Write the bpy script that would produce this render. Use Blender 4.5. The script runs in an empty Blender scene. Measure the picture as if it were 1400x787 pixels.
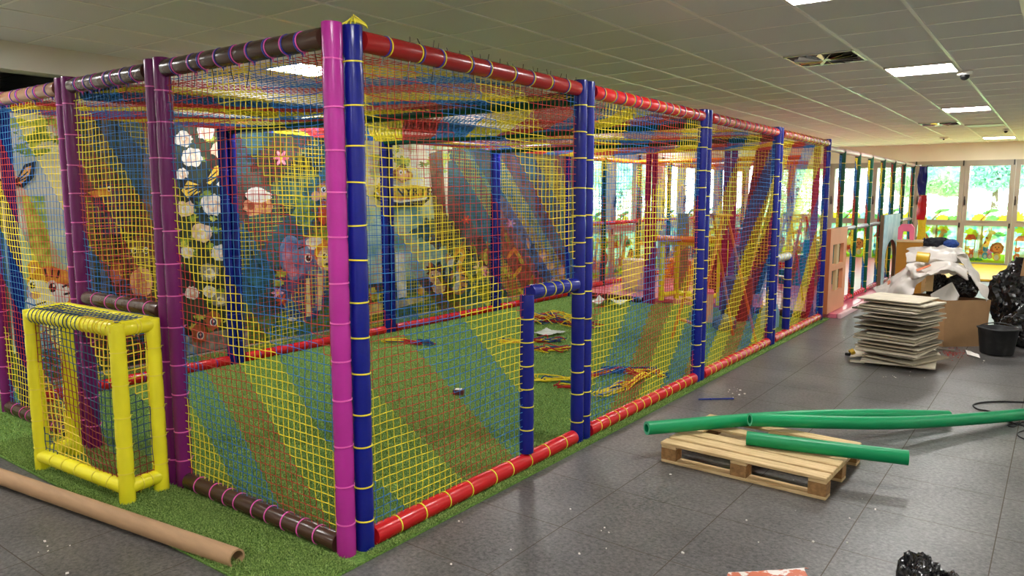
import bpy, bmesh, math, random
import numpy as np
from mathutils import Vector, Matrix, noise as mnoise
random.seed(7); RNG = np.random.default_rng(7)
SC = bpy.context.scene
COL = SC.collection
PI = math.pi
# ------------------------------------------------------------------ camera model (1400 x 787 frame)
F, CX, CY, HY, VX, H = 1015.0, 700.0, 393.5, 267.0, 1456.0, 1.6
PITCH = math.atan((CY - HY) / F)
YAW = math.atan((VX - CX) / math.hypot(F, CY - HY))
FH = Vector((-math.sin(YAW), math.cos(YAW), 0)); RT = Vector((math.cos(YAW), math.sin(YAW), 0)); ZZ = Vector((0, 0, 1))
FW = FH * math.cos(PITCH) - ZZ * math.sin(PITCH); UP = FH * math.sin(PITCH) + ZZ * math.cos(PITCH)
CAM = Vector((0, 0, H))
def ray(x, y): return RT * ((x - CX) / F) - UP * ((y - CY) / F) + FW
def onz(x, y, z=0.0):
    d = ray(x, y); return CAM + d * ((z - H) / d.z)
def onx(x, y, X):
    d = ray(x, y); return CAM + d * (X / d.x)
def ony(x, y, Y):
    d = ray(x, y); return CAM + d * (Y / d.y)
cd = bpy.data.cameras.new('camera'); co = bpy.data.objects.new('camera', cd); COL.objects.link(co)
cd.sensor_fit = 'HORIZONTAL'; cd.sensor_width = 36.0; cd.lens = 36.0 * F / 1400.0; cd.clip_start = 0.05; cd.clip_end = 300
m = Matrix((RT, UP, -FW)).transposed().to_4x4(); m.translation = CAM
co.matrix_world = m; SC.camera = co

# ------------------------------------------------------------------ materials
def S(r, g, b):
    f = lambda c: (c / 255 / 12.92) if c / 255 <= .04045 else ((c / 255 + .055) / 1.055) ** 2.4
    return (f(r), f(g), f(b))
MATS = {}
def M(name, c, r=.5, var=.12, ns=6.0, bump=0.0, bs=60.0, metal=0.0, coat=0.0, spec=.5, c2=None, det=3.0, stretch=None, transl=0.0, ramp=None):
    if name in MATS: return MATS[name]
    mt = bpy.data.materials.new(name); mt.use_nodes = True
    nt = mt.node_tree; N = nt.nodes; L = nt.links; N.clear()
    out = N.new('ShaderNodeOutputMaterial'); p = N.new('ShaderNodeBsdfPrincipled')
    tc = N.new('ShaderNodeTexCoord'); mp = N.new('ShaderNodeMapping'); L.new(tc.outputs['Object'], mp.inputs['Vector'])
    if stretch: mp.inputs['Scale'].default_value = stretch
    nz = N.new('ShaderNodeTexNoise'); nz.inputs['Scale'].default_value = ns; nz.inputs['Detail'].default_value = det
    L.new(mp.outputs['Vector'], nz.inputs['Vector'])
    mx = N.new('ShaderNodeMix'); mx.data_type = 'RGBA'
    rp = N.new('ShaderNodeMapRange'); lo, hi = ramp or (.3, .7); rp.inputs[1].default_value = lo; rp.inputs[2].default_value = hi
    L.new(nz.outputs['Fac'], rp.inputs[0]); L.new(rp.outputs[0], mx.inputs['Factor'])
    a = tuple(x * (1 - var) for x in c); b = c2 or tuple(min(1, x * (1 + var)) for x in c)
    mx.inputs['A'].default_value = (*a, 1); mx.inputs['B'].default_value = (*b, 1)
    L.new(mx.outputs['Result'], p.inputs['Base Color'])
    p.inputs['Roughness'].default_value = r; p.inputs['Metallic'].default_value = metal
    p.inputs['Specular IOR Level'].default_value = spec
    if coat: p.inputs['Coat Weight'].default_value = coat; p.inputs['Coat Roughness'].default_value = .08
    if bump:
        n2 = N.new('ShaderNodeTexNoise'); n2.inputs['Scale'].default_value = bs; n2.inputs['Detail'].default_value = 2
        L.new(mp.outputs['Vector'], n2.inputs['Vector'])
        bp = N.new('ShaderNodeBump'); bp.inputs['Strength'].default_value = bump; bp.inputs['Distance'].default_value = .01
        L.new(n2.outputs['Fac'], bp.inputs['Height']); L.new(bp.outputs['Normal'], p.inputs['Normal'])
    if transl:
        tr = N.new('ShaderNodeBsdfTranslucent'); L.new(mx.outputs['Result'], tr.inputs['Color'])
        ms = N.new('ShaderNodeMixShader'); ms.inputs[0].default_value = transl
        L.new(p.outputs[0], ms.inputs[1]); L.new(tr.outputs[0], ms.inputs[2]); L.new(ms.outputs[0], out.inputs['Surface'])
    else: L.new(p.outputs[0], out.inputs['Surface'])
    MATS[name] = mt; return mt
def emis(name, c, s):
    mt = bpy.data.materials.new(name); mt.use_nodes = True; N = mt.node_tree.nodes; N.clear()
    o = N.new('ShaderNodeOutputMaterial'); e = N.new('ShaderNodeEmission'); e.inputs[0].default_value = (*c, 1); e.inputs[1].default_value = s
    mt.node_tree.links.new(e.outputs[0], o.inputs[0]); MATS[name] = mt; return mt
def glass(name, tint=(.96, .99, 1), refl=.06):
    mt = bpy.data.materials.new(name); mt.use_nodes = True; N = mt.node_tree.nodes; N.clear(); L = mt.node_tree.links
    o = N.new('ShaderNodeOutputMaterial'); t = N.new('ShaderNodeBsdfTransparent'); t.inputs[0].default_value = (*tint, 1)
    g = N.new('ShaderNodeBsdfGlossy'); g.inputs['Roughness'].default_value = .02; ms = N.new('ShaderNodeMixShader'); ms.inputs[0].default_value = refl
    L.new(t.outputs[0], ms.inputs[1]); L.new(g.outputs[0], ms.inputs[2]); L.new(ms.outputs[0], o.inputs[0]); MATS[name] = mt; return mt
def grid_mat(name, c, gc, ox, oy, sx, sy, w, r, var, ns, bump, bs, tilevar=.06, rbump=0.0, speck=False):
    """tile surface: grout lines at ox+k*sx, oy+k*sy (world units), tone varying a little from tile to tile"""
    mt = bpy.data.materials.new(name); mt.use_nodes = True; nt = mt.node_tree; N = nt.nodes; L = nt.links; N.clear()
    out = N.new('ShaderNodeOutputMaterial'); p = N.new('ShaderNodeBsdfPrincipled'); tc = N.new('ShaderNodeTexCoord'); sp = N.new('ShaderNodeSeparateXYZ')
    L.new(tc.outputs['Object'], sp.inputs[0])
    def math_(op, a, b=None):
        n = N.new('ShaderNodeMath'); n.operation = op
        for k, v in ((0, a), (1, b)):
            if v is None: continue
            if isinstance(v, (int, float)): n.inputs[k].default_value = v
            else: L.new(v, n.inputs[k])
        return n.outputs[0]
    def axis(s, o, d):
        q = math_('DIVIDE', math_('SUBTRACT', s, o), d); fl = math_('FLOOR', q); fr = math_('SUBTRACT', q, fl)
        dist = math_('MULTIPLY', math_('MINIMUM', fr, math_('SUBTRACT', 1.0, fr)), d)
        return fl, dist
    fx, dx = axis(sp.outputs[0], ox, sx); fy, dy = axis(sp.outputs[1], oy, sy)
    line = math_('LESS_THAN', math_('MINIMUM', dx, dy), w / 2)
    cb = N.new('ShaderNodeCombineXYZ'); L.new(fx, cb.inputs[0]); L.new(fy, cb.inputs[1])
    wn = N.new('ShaderNodeTexWhiteNoise'); wn.noise_dimensions = '3D'; L.new(cb.outputs[0], wn.inputs['Vector'])
    nz = N.new('ShaderNodeTexNoise'); nz.inputs['Scale'].default_value = ns; nz.inputs['Detail'].default_value = 8; nz.inputs['Roughness'].default_value = .65
    L.new(tc.outputs['Object'], nz.inputs['Vector'])
    v = math_('ADD', math_('MULTIPLY', math_('SUBTRACT', nz.outputs['Fac'], .5), var * 2), math_('MULTIPLY', math_('SUBTRACT', wn.outputs['Value'], .5), tilevar * 2))
    v = math_('ADD', v, 1.0)
    if speck:
        n3 = N.new('ShaderNodeTexNoise'); n3.inputs['Scale'].default_value = 48; n3.inputs['Detail'].default_value = 6; n3.inputs['Roughness'].default_value = .75
        L.new(tc.outputs['Object'], n3.inputs['Vector'])
        v = math_('ADD', v, math_('MULTIPLY', math_('SUBTRACT', n3.outputs['Fac'], .5), 4.2))
        n4 = N.new('ShaderNodeTexNoise'); n4.inputs['Scale'].default_value = 1.7; n4.inputs['Detail'].default_value = 5
        L.new(tc.outputs['Object'], n4.inputs['Vector'])
        v = math_('ADD', v, math_('MULTIPLY', math_('SUBTRACT', n4.outputs['Fac'], .5), 1.5))
    vm = N.new('ShaderNodeVectorMath'); vm.operation = 'SCALE'; vm.inputs[0].default_value = c; L.new(v, vm.inputs['Scale'])
    mx = N.new('ShaderNodeMix'); mx.data_type = 'RGBA'; L.new(line, mx.inputs['Factor']); L.new(vm.outputs[0], mx.inputs['A']); mx.inputs['B'].default_value = (*gc, 1)
    L.new(mx.outputs['Result'], p.inputs['Base Color']); L.new(math_('ADD', r, math_('MULTIPLY', line, .5)), p.inputs['Roughness']); L.new(math_('SUBTRACT', .5, math_('MULTIPLY', line, .45)), p.inputs['Specular IOR Level'])
    n2 = N.new('ShaderNodeTexNoise'); n2.inputs['Scale'].default_value = bs; n2.inputs['Detail'].default_value = 4; L.new(tc.outputs['Object'], n2.inputs['Vector'])
    h = math_('SUBTRACT', n2.outputs['Fac'], math_('MULTIPLY', line, 1.5))
    bp = N.new('ShaderNodeBump'); bp.inputs['Strength'].default_value = bump; bp.inputs['Distance'].default_value = .004
    L.new(h, bp.inputs['Height']); L.new(bp.outputs[0], p.inputs['Normal'])
    L.new(p.outputs[0], out.inputs[0]); MATS[name] = mt; return mt

vinyl = dict(r=.27, var=.06, ns=5, bump=.14, bs=22, coat=.1, spec=.38)
mPINK = M('vinyl_magenta', S(178, 46, 146), **vinyl); mPURP = M('vinyl_purple', S(112, 26, 98), **vinyl)
mMAG = M('vinyl_crimson', S(140, 20, 75), **vinyl)
mBLUE = M('vinyl_blue', S(14, 26, 128), **vinyl); mRED = M('vinyl_red', S(196, 26, 32), **vinyl)
mDRED = M('vinyl_dark_red', S(160, 30, 30), **vinyl)
mBRN = M('vinyl_brown', S(72, 48, 38), **vinyl); mTAN = M('vinyl_tan_brown', S(130, 92, 66), **vinyl)
mGRN = M('vinyl_green', S(10, 80, 52), **vinyl); mDGRN = M('vinyl_dark_green', S(12, 66, 50), **vinyl)
mYEL = M('vinyl_yellow', S(248, 238, 48), **vinyl); mPALE = M('vinyl_pale_pink', S(225, 190, 185), **vinyl)
mGREYV = M('vinyl_silver', S(170, 172, 180), **vinyl); mORV = M('vinyl_orange', S(225, 120, 30), **vinyl)
mTYEL = M('tie_yellow', S(240, 226, 60), .35, .05); mTPINK = M('tie_pink', S(235, 95, 185), .35, .05)
mTBLUE = M('tie_blue', S(45, 55, 170), .35, .05); mTBLK = M('tie_black', S(14, 16, 34), .4, .05)
nY = M('cord_yellow', S(246, 222, 40), .6, .1, 40); nR = M('cord_red', S(196, 42, 34), .6, .12, 40); nB = M('cord_blue', S(20, 116, 196), .6, .12, 40)
nO = M('cord_gold', S(236, 196, 30), .6, .1, 40); nDB = M('cord_navy', S(16, 50, 92), .6, .1, 40)
NETM = [nB, nY, nR]

# ------------------------------------------------------------------ mesh builder
class MB:
    def __init__(s): s.v = []; s.f = []; s.mi = []; s.sm = []
    def add(s, vs, fs, mi=0, sm=False):
        b = len(s.v); s.v.extend(tuple(x) for x in vs)
        for f in fs: s.f.append(tuple(b + i for i in f)); s.mi.append(mi); s.sm.append(sm)
    def box(s, c, d, ch=0.0, rot=None, mi=0):
        hx, hy, hz = d[0] / 2, d[1] / 2, d[2] / 2; c = Vector(c)
        bm = bmesh.new(); bmesh.ops.create_cube(bm, size=1.0)
        for v in bm.verts: v.co = Vector((v.co.x * d[0], v.co.y * d[1], v.co.z * d[2]))
        if ch > 0: bmesh.ops.bevel(bm, geom=bm.edges[:], offset=min(ch, min(d) * .45), segments=1, affect='EDGES')
        bm.verts.index_update(); R = rot if rot is not None else Matrix.Identity(3)
        vs = [R @ v.co + c for v in bm.verts]; fs = [[v.index for v in f.verts] for f in bm.faces]; bm.free()
        s.add(vs, fs, mi, False)
    def tube(s, pts, r, seg=12, mi=0, cap=True, hole=0.0, sm=True, wob=0.0, rim=None):
        pts = [Vector(p) for p in pts]; n = len(pts); rr = r if isinstance(r, (list, tuple)) else [r] * n
        t0 = (pts[1] - pts[0]).normalized(); a = t0.orthogonal().normalized()
        if abs(t0.z) > .9: a = Vector((1, 0, 0)); a = (a - t0 * a.dot(t0)).normalized()
        vs = []; ax = []
        for i in range(n):
            t = ((pts[min(i + 1, n - 1)] - pts[max(i - 1, 0)])).normalized()
            a = (a - t * a.dot(t)); a = a.normalized() if a.length > 1e-6 else t.orthogonal().normalized()
            b = t.cross(a); ax.append((a.copy(), b.copy()))
            for k in range(seg):
                th = 2 * PI * k / seg; q = rr[i]
                if wob: q *= 1 + wob * mnoise.noise(pts[i] * 9 + Vector((math.cos(th), math.sin(th), 0)) * 1.3)
                vs.append(pts[i] + a * (q * math.cos(th)) + b * (q * math.sin(th)))
        fs = [(i * seg + k, i * seg + (k + 1) % seg, (i + 1) * seg + (k + 1) % seg, (i + 1) * seg + k) for i in range(n - 1) for k in range(seg)]
        s.add(vs, fs, mi, sm)
        if hole > 0:
            ivs = []
            for i in range(n):
                a, b = ax[i]
                for k in range(seg):
                    th = 2 * PI * k / seg; ivs.append(pts[i] + a * (hole * math.cos(th)) + b * (hole * math.sin(th)))
            s.add(ivs, [tuple(reversed(f)) for f in fs], mi, sm)
            for i, rev in ((0, False), (n - 1, True)):
                o = vs[i * seg:(i + 1) * seg] + ivs[i * seg:(i + 1) * seg]
                s.add(o, [(k, seg + k, seg + (k + 1) % seg, (k + 1) % seg) for k in range(seg)], mi if rim is None else rim, False)
        elif cap:
            s.add(vs[:seg], [tuple(reversed(range(seg)))], mi, False); s.add(vs[-seg:], [tuple(range(seg))], mi, False)
    def ball(s, c, rad, sub=2, mi=0, rot=None):
        bm = bmesh.new(); bmesh.ops.create_icosphere(bm, subdivisions=sub, radius=1.0); bm.verts.index_update()
        R = rot if rot is not None else Matrix.Identity(3); rad = rad if isinstance(rad, (tuple, list)) else (rad,) * 3
        vs = [R @ Vector((v.co.x * rad[0], v.co.y * rad[1], v.co.z * rad[2])) + Vector(c) for v in bm.verts]
        fs = [[v.index for v in f.verts] for f in bm.faces]; bm.free(); s.add(vs, fs, mi, True)
    def blob(s, c, rad, amp, freq, seed, sub=5, mi=0, floor=None, crease=1.0):
        bm = bmesh.new(); bmesh.ops.create_icosphere(bm, subdivisions=sub, radius=1.0); bm.verts.index_update(); vs = []
        o = Vector((seed * 7.3, seed * 3.1, seed * 5.7))
        for v in bm.verts:
            p = v.co.copy(); q = Vector((p.x, p.y, p.z * .55)) * freq + o; w = mnoise.noise_vector(q * .9) * .6
            rd = lambda z, s: .5 - abs(mnoise.noise((q + w) * s + Vector((0, 0, z)))) * 2.4
            d = 1 + amp * (mnoise.noise(q) * .9 + crease * (.55 * rd(0, 1.3) + .3 * rd(4, 2.6) + .14 * rd(9, 5.0)))
            x = Vector((p.x * rad[0] * d, p.y * rad[1] * d, p.z * rad[2] * d)) + Vector(c)
            if floor is not None and x.z < floor: x.z = floor
            vs.append(x)
        fs = [[v.index for v in f.verts] for f in bm.faces]; bm.free(); s.add(vs, fs, mi, sub < 4)
    def sheet(s, rows, nu=24, nv=24, mi=0, wrinkle=0.0, seed=0, fr=6.0):
        """a cloth through rows of 3-D control points"""
        def cr(P, t):
            n = len(P) - 1; x = min(max(t * n, 0), n - 1e-6); i = int(x); f = x - i
            p0, p1, p2, p3 = P[max(i - 1, 0)], P[i], P[i + 1], P[min(i + 2, n)]
            return .5 * ((2 * p1) + (p2 - p0) * f + (2 * p0 - 5 * p1 + 4 * p2 - p3) * f * f + (3 * p1 - p0 - 3 * p2 + p3) * f ** 3)
        rows = [[Vector(p) for p in r] for r in rows]; vs = []
        for j in range(nv + 1):
            ctl = [cr([r[k] for r in rows], j / nv) for k in range(len(rows[0]))]
            for i in range(nu + 1):
                p = cr(ctl, i / nu)
                if wrinkle: p = p + mnoise.noise_vector(p * fr + Vector((seed, 0, 0))) * wrinkle + Vector((0, 0, 1)) * wrinkle * .8 * (.4 - abs(mnoise.noise(p * fr * 1.7)))
                vs.append(p)
        s.add(vs, [(j * (nu + 1) + i, j * (nu + 1) + i + 1, (j + 1) * (nu + 1) + i + 1, (j + 1) * (nu + 1) + i) for j in range(nv) for i in range(nu)], mi, True)
    def prism(s, pts, ext, mi=0):
        """closed outline (3-D points, planar) pushed by vector ext"""
        pts = [Vector(p) for p in pts]; n = len(pts); e = Vector(ext)
        s.add(pts, [tuple(range(n))], mi); s.add([p + e for p in pts], [tuple(reversed(range(n)))], mi)
        for i in range(n):
            j = (i + 1) % n; s.add([pts[i], pts[j], pts[j] + e, pts[i] + e], [(0, 3, 2, 1)], mi)
    def build(s, name, mats, parent=None, **kw):
        me = bpy.data.meshes.new(name); me.from_pydata([tuple(v) for v in s.v], [], s.f)
        for mt in (mats if isinstance(mats, (list, tuple)) else [mats]): me.materials.append(mt)
        if s.f:
            me.polygons.foreach_set('material_index', s.mi); me.polygons.foreach_set('use_smooth', s.sm)
        me.update(); return link(name, me, parent, **kw)
def link(name, me, parent=None, **kw):
    o = bpy.data.objects.new(name, me); COL.objects.link(o)
    if parent is not None:
        o.parent = parent; o.matrix_parent_inverse = WM(parent).inverted()
    else:                                           # origin at the middle of the base
        n = len(me.vertices); a = np.empty(n * 3, dtype=np.float32); me.vertices.foreach_get('co', a); a = a.reshape(-1, 3)
        b = Vector(((a[:, 0].min() + a[:, 0].max()) / 2, (a[:, 1].min() + a[:, 1].max()) / 2, a[:, 2].min()))
        if not kw.pop('keep', False):
            me.transform(Matrix.Translation(-b)); o.location = b
    kw.pop('keep', None)
    tag(o, **kw); return o
def WM(o):
    m = Matrix.Translation(o.location)
    return (WM(o.parent) @ o.matrix_parent_inverse @ m) if o.parent is not None else m
def tag(o, label=None, cat=None, group=None, kind=None):
    if label: o['label'] = label
    if cat: o['category'] = cat
    if group: o['group'] = group
    if kind: o['kind'] = kind
    return o
def thing(name, label, cat, loc, group=None):
    o = bpy.data.objects.new(name, None); COL.objects.link(o); o.location = loc; o.empty_display_size = .1
    return tag(o, label, cat, group)
def struct(name, mb, mats, parent=None):
    o = mb.build(name, mats, parent, keep=True)
    if parent is None: o['kind'] = 'structure'
    return o
def solid(o, t):
    md = o.modifiers.new('thickness', 'SOLIDIFY'); md.thickness = t; md.offset = 0

# ------------------------------------------------------------------ nets: every cord is real, cells of 43 mm
def net(parent, o, u, v, lu, lv, cell=.043, sgn=1, off=0, bw=10, mats=NETM, r=.0018, wav=.008, seed=0, keep=None, sag=0.0, name='net', order=(0, 1, 2), **kw):
    o = np.array(o, float); u = np.array(u, float); v = np.array(v, float); n = np.cross(u, v)
    nu = max(1, round(lu / cell)); nv = max(1, round(lv / cell)); cu, cv = lu / nu, lv / nv
    rg = np.random.default_rng(seed + 11); I, J = np.meshgrid(np.arange(nu + 1), np.arange(nv + 1), indexing='ij')
    ph = rg.uniform(0, 6.28, 8); a, b = I * cu, J * cv
    edge = np.clip(np.minimum(np.minimum(I, nu - I) / 3, np.minimum(J, nv - J) / 3), 0, 1)
    dn = wav * (np.sin(a * 3.1 + b * 2.3 + ph[0]) + np.sin(a * 6.7 - b * 4.1 + ph[1]) * .6) * edge + (rg.random(I.shape) - .5) * .003
    du = wav * .5 * np.sin(b * 5 + a * 1.7 + ph[2]) * edge + (rg.random(I.shape) - .5) * .003
    dv = wav * .8 * np.sin(a * 5.5 + b * 1.3 + ph[3]) * edge + (rg.random(I.shape) - .5) * .003
    dn = dn + sag * np.sin(PI * I / nu) * np.sin(PI * J / nv)
    P = o + (a + du)[..., None] * u + (b + dv)[..., None] * v + dn[..., None] * n
    N0 = P.shape[0] * P.shape[1]; Pf = P.reshape(-1, 3)
    oa = np.stack([u, n, -u, -n]); ob = np.stack([v, n, -v, -n])
    idx = np.arange(N0).reshape(nu + 1, nv + 1)
    s = (I * sgn + J + off); band = np.array(order)[np.floor_divide(s, bw) % 3]
    rw = (np.array([.95, 1.25, .95])[band] * r).reshape(-1)[:, None, None]
    V = np.concatenate([(Pf[:, None, :] + oa * rw).reshape(-1, 3), (Pf[:, None, :] + ob * rw).reshape(-1, 3)])
    A0, A1 = idx[:, :-1].ravel(), idx[:, 1:].ravel(); mA = np.minimum(band[:, :-1], 9).ravel()
    B0, B1 = idx[:-1, :].ravel(), idx[1:, :].ravel(); mB = band[:-1, :].ravel()
    if keep is not None:
        ca = ((P[:, :-1] + P[:, 1:]) / 2).reshape(-1, 3); cb_ = ((P[:-1] + P[1:]) / 2).reshape(-1, 3)
        ka, kb = keep(ca), keep(cb_); A0, A1, mA = A0[ka], A1[ka], mA[ka]; B0, B1, mB = B0[kb], B1[kb], mB[kb]
    fs, ms = [], []
    for S0, S1, mm, base in ((A0, A1, mA, 0), (B0, B1, mB, N0 * 4)):
        for k in range(4):
            k2 = (k + 1) % 4
            fs.append(np.stack([S0 * 4 + k, S0 * 4 + k2, S1 * 4 + k2, S1 * 4 + k], 1) + base); ms.append(mm)
    Fa = np.concatenate(fs); Ma = np.concatenate(ms)
    me = bpy.data.meshes.new(name); nf = len(Fa)
    me.vertices.add(len(V)); me.vertices.foreach_set('co', V.astype(np.float32).ravel())
    me.loops.add(nf * 4); me.loops.foreach_set('vertex_index', Fa.astype(np.int32).ravel())
    me.polygons.add(nf); me.polygons.foreach_set('loop_start', np.arange(nf, dtype=np.int32) * 4)
    me.polygons.foreach_set('material_index', Ma.astype(np.int32)); me.polygons.foreach_set('use_smooth', np.ones(nf, bool))
    for mt in mats: me.materials.append(mt)
    me.update(calc_edges=True); me.validate()
    return link(name, me, parent, **kw)

# ------------------------------------------------------------------ padded tubes and their ties
TIE = {}
def tie_mesh(mat, r, tail=0.0):
    k = (mat.name, round(r, 4), tail)
    if k in TIE: return TIE[k]
    mb = MB(); seg = 22; vs = []
    for i in range(seg):
        th = 2 * PI * i / seg
        for (dr, dz) in ((0, -.003), (.0028, -.003), (.0028, .003), (0, .003)):
            q = r + .0005 + dr; vs.append((q * math.cos(th), q * math.sin(th), dz))
    fs = [(i * 4 + k2, i * 4 + (k2 + 1) % 4, ((i + 1) % seg) * 4 + (k2 + 1) % 4, ((i + 1) % seg) * 4 + k2) for i in range(seg) for k2 in range(4)]
    mb.add(vs, fs, 0, True); mb.box((r + .005, 0, .001), (.008, .008, .008), .001); mb.box((r + .012, .002, .002), (.014, .004, .002))
    if tail: mb.box((r + .002, .006, tail / 2), (.0016, .004, .004)); 
    me = bpy.data.meshes.new('cable_tie'); me.from_pydata(mb.v, [], mb.f); me.materials.append(mat); me.update(); TIE[k] = me; return me
def tie(parent, p, axis, r, mat, ang=0.0, name='cable_tie'):
    o = bpy.data.objects.new(name, tie_mesh(mat, r)); COL.objects.link(o); o.parent = parent
    q = Vector(axis).to_track_quat('Z', 'Y').to_matrix() @ Matrix.Rotation(ang, 3, 'Z')
    o.rotation_euler = (q @ Matrix.Rotation(random.uniform(-.06, .06), 3, 'X')).to_euler(); o.location = Vector(p) - parent.location; return o
TAILM = None
def tails(parent, pts):
    """long black ends of the ties hanging under a rail"""
    for p in pts:
        mb = MB(); x = Vector(p); d = Vector((random.uniform(-.25, .25), random.uniform(-.25, .25), -1)).normalized(); l = random.uniform(.06, .12)
        mb.tube([x, x + d * l * .6, x + d * l + Vector((random.uniform(-.01, .01), random.uniform(-.01, .01), 0))], .0022, 4, sm=False)
        mb.build('tie_tail', mTBLK, parent)
def stubs(parent, pts):
    for p_ in pts:
        mb = MB(); x = Vector(p_); d = Vector((random.uniform(-.4, .4), random.uniform(-.4, .4), 1)).normalized(); mb.tube([x, x + d * random.uniform(.015, .035)], .0022, 4, sm=False); mb.build('tie_stub', mTBLK, parent)
def pad(name, parent, p0, p1, r, mat, nt=0, tmat=None, seg=20, ang=0.0, pinch=.0035, ends=.06, label=None, tmat2=None, hole=0):
    """foam-padded vinyl tube, drawn in a little under each tie"""
    p0, p1 = Vector(p0), Vector(p1); L = (p1 - p0).length; d = (p1 - p0) / L
    ts = [ends + (L - 2 * ends) * (i + .5) / max(nt, 1) + random.uniform(-.018, .018) for i in range(nt)] if nt else []
    st = {0.0: r * .97, .006: r, L - .006: r, L: r * .97}
    for t in ts:
        st[t - .035] = r; st[t] = r - pinch; st[t + .035] = r
    ks = sorted(k for k in st if 0 <= k <= L)
    mb = MB(); mb.tube([p0 + d * k for k in ks], [st[k] for k in ks], seg, wob=.025)
    o = mb.build(name, mat, parent)
    if label: o['label'] = label
    for i, t in enumerate(ts):
        if tmat: tie(o, p0 + d * t, d, r - pinch + .0005, tmat, ang)
        if tmat2: tie(o, p0 + d * (t + .013 * (1 if i % 2 else -1)), d, r - pinch + .0015, tmat2, ang)
    return o
PR, RR = .043, .046                                    # post and rail radii
def bay(name, label, A, B, pm, rm, tm, n, seed, group, tall=2.3, sgn=1, off=0, order=(0, 1, 2), bw=10, keep=None, extra=None, nt=12, rt=9, ttop=None, trm=None, lowrail=True, ang=0.0, topm=None, trim=(True, True)):
    """one net panel of the cage: two padded posts, padded top and bottom rail, a cord net"""
    A, B = Vector((*A, 0)), Vector((*B, 0)); d = (B - A).normalized(); mid = (A + B) / 2
    t = thing(name, label, 'cage section', mid, group)
    pms = pm if isinstance(pm, tuple) else (pm, pm)
    for P, mt in ((A, pms[0]), (B, pms[1])):
        if mt is None: continue
        pad('post', t, P + Vector((0, 0, .0125)), P + Vector((0, 0, tall)), PR, mt, nt, tm, ang=ang)
    a, b = A + d * (PR + .004), B - d * (PR + .004); zt = tall - .055
    tr = pad('top_rail', t, a + ZZ * zt, b + ZZ * zt, RR - .002, topm or rm, rt, trm or tm, ang=ang, tmat2=ttop)
    if lowrail: pad('bottom_rail', t, a + ZZ * .052, b + ZZ * .052, RR, rm, rt, tm, ang=ang)
    q = A + d * (PR * .6) + ZZ * .085; L = (B - A).length - PR * 1.2
    net(t, q, d, (0, 0, 1), L, zt - .04 - .085, sgn=sgn, off=off, order=order, bw=bw, seed=seed, keep=keep)
    if extra: extra(t)
    return t, tr

# ================================================================== THE SETTING
CZ = 2.8; TS = .59; TX = -.893; TY = 5.56
mFLOOR = grid_mat('floor_tile', S(92, 90, 88), S(98, 91, 83), -.714, 3.475, .571, .566,   .005, .36, .3, 9, .3, 70, .022, speck=True)
mCEIL = grid_mat('ceiling_tile', S(228, 230, 230), S(196, 195, 190), TX, TY, TS, TS, .026, .9, .03, 60, .12, 220, .03)
mTBAR = M('ceiling_bar', S(240, 240, 236), .28, .03)
mWALL = M('wall_paint', S(228, 220, 204), .8, .04, 3); mPLASTER = M('plaster_white', S(226, 222, 210), .85, .03, 2)
mDARK = M('dark_room', S(60, 58, 54), .9, .1)
f = MB(); f.add([(-10, -4, 0), (5, -4, 0), (5, 20.3, 0), (-10, 20.3, 0)], [(0, 1, 2, 3)]); struct('floor', f, mFLOOR)
c = MB(); c.add([(-10, -4, CZ), (5, -4, CZ), (5, 20.3, CZ), (-10, 20.3, CZ)], [(0, 3, 2, 1)]); ceil = struct('ceiling', c, mCEIL)
g = MB()
for k in range(-9, 11):
    x = TX - TS * k
    if -6.75 < x < 5: g.box((x, 8.1, CZ - .003), (.026, 24.2, .006))
for k in range(-17, 26):
    y = TY + TS * k
    if -4 < y < 20.2: g.box((-.9, y, CZ - .0015), (11.7, .018, .003))
g.build('ceiling_grid', mTBAR, ceil)
def wall(name, x0, x1, y0, y1, z0, z1, mat):
    w = MB(); w.box(((x0 + x1) / 2, (y0 + y1) / 2, (z0 + z1) / 2), (x1 - x0, y1 - y0, z1 - z0)); return struct(name, w, mat)
wall('wall_right', 5, 5.15, -4, 20.3, 0, CZ, mWALL); wall('wall_back', -10, 5, -4.15, -4, 0, CZ, mWALL)
wall('wall_left', -7.02, -6.9, -4, 10.3, 0, 2.42, mPLASTER)
wall('wall_outer', -10.1, -10, -4, 10.3, 0, CZ, mDARK); wall('wall_partition', -10, -6.9, 10.3, 10.42, 0, CZ, mPLASTER)
wall('trim_1', -6.95, -6.74, -4, 20.2, 2.585, CZ, mPLASTER)                     # plaster fascia under the ceiling edge
wall('wall_far', -7.2, 5, 20.2, 20.36, 2.4, CZ, mWALL); wall('wall_side', -7.06, -6.9, 10.42, 20.2, 2.4, CZ, mWALL)

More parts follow.
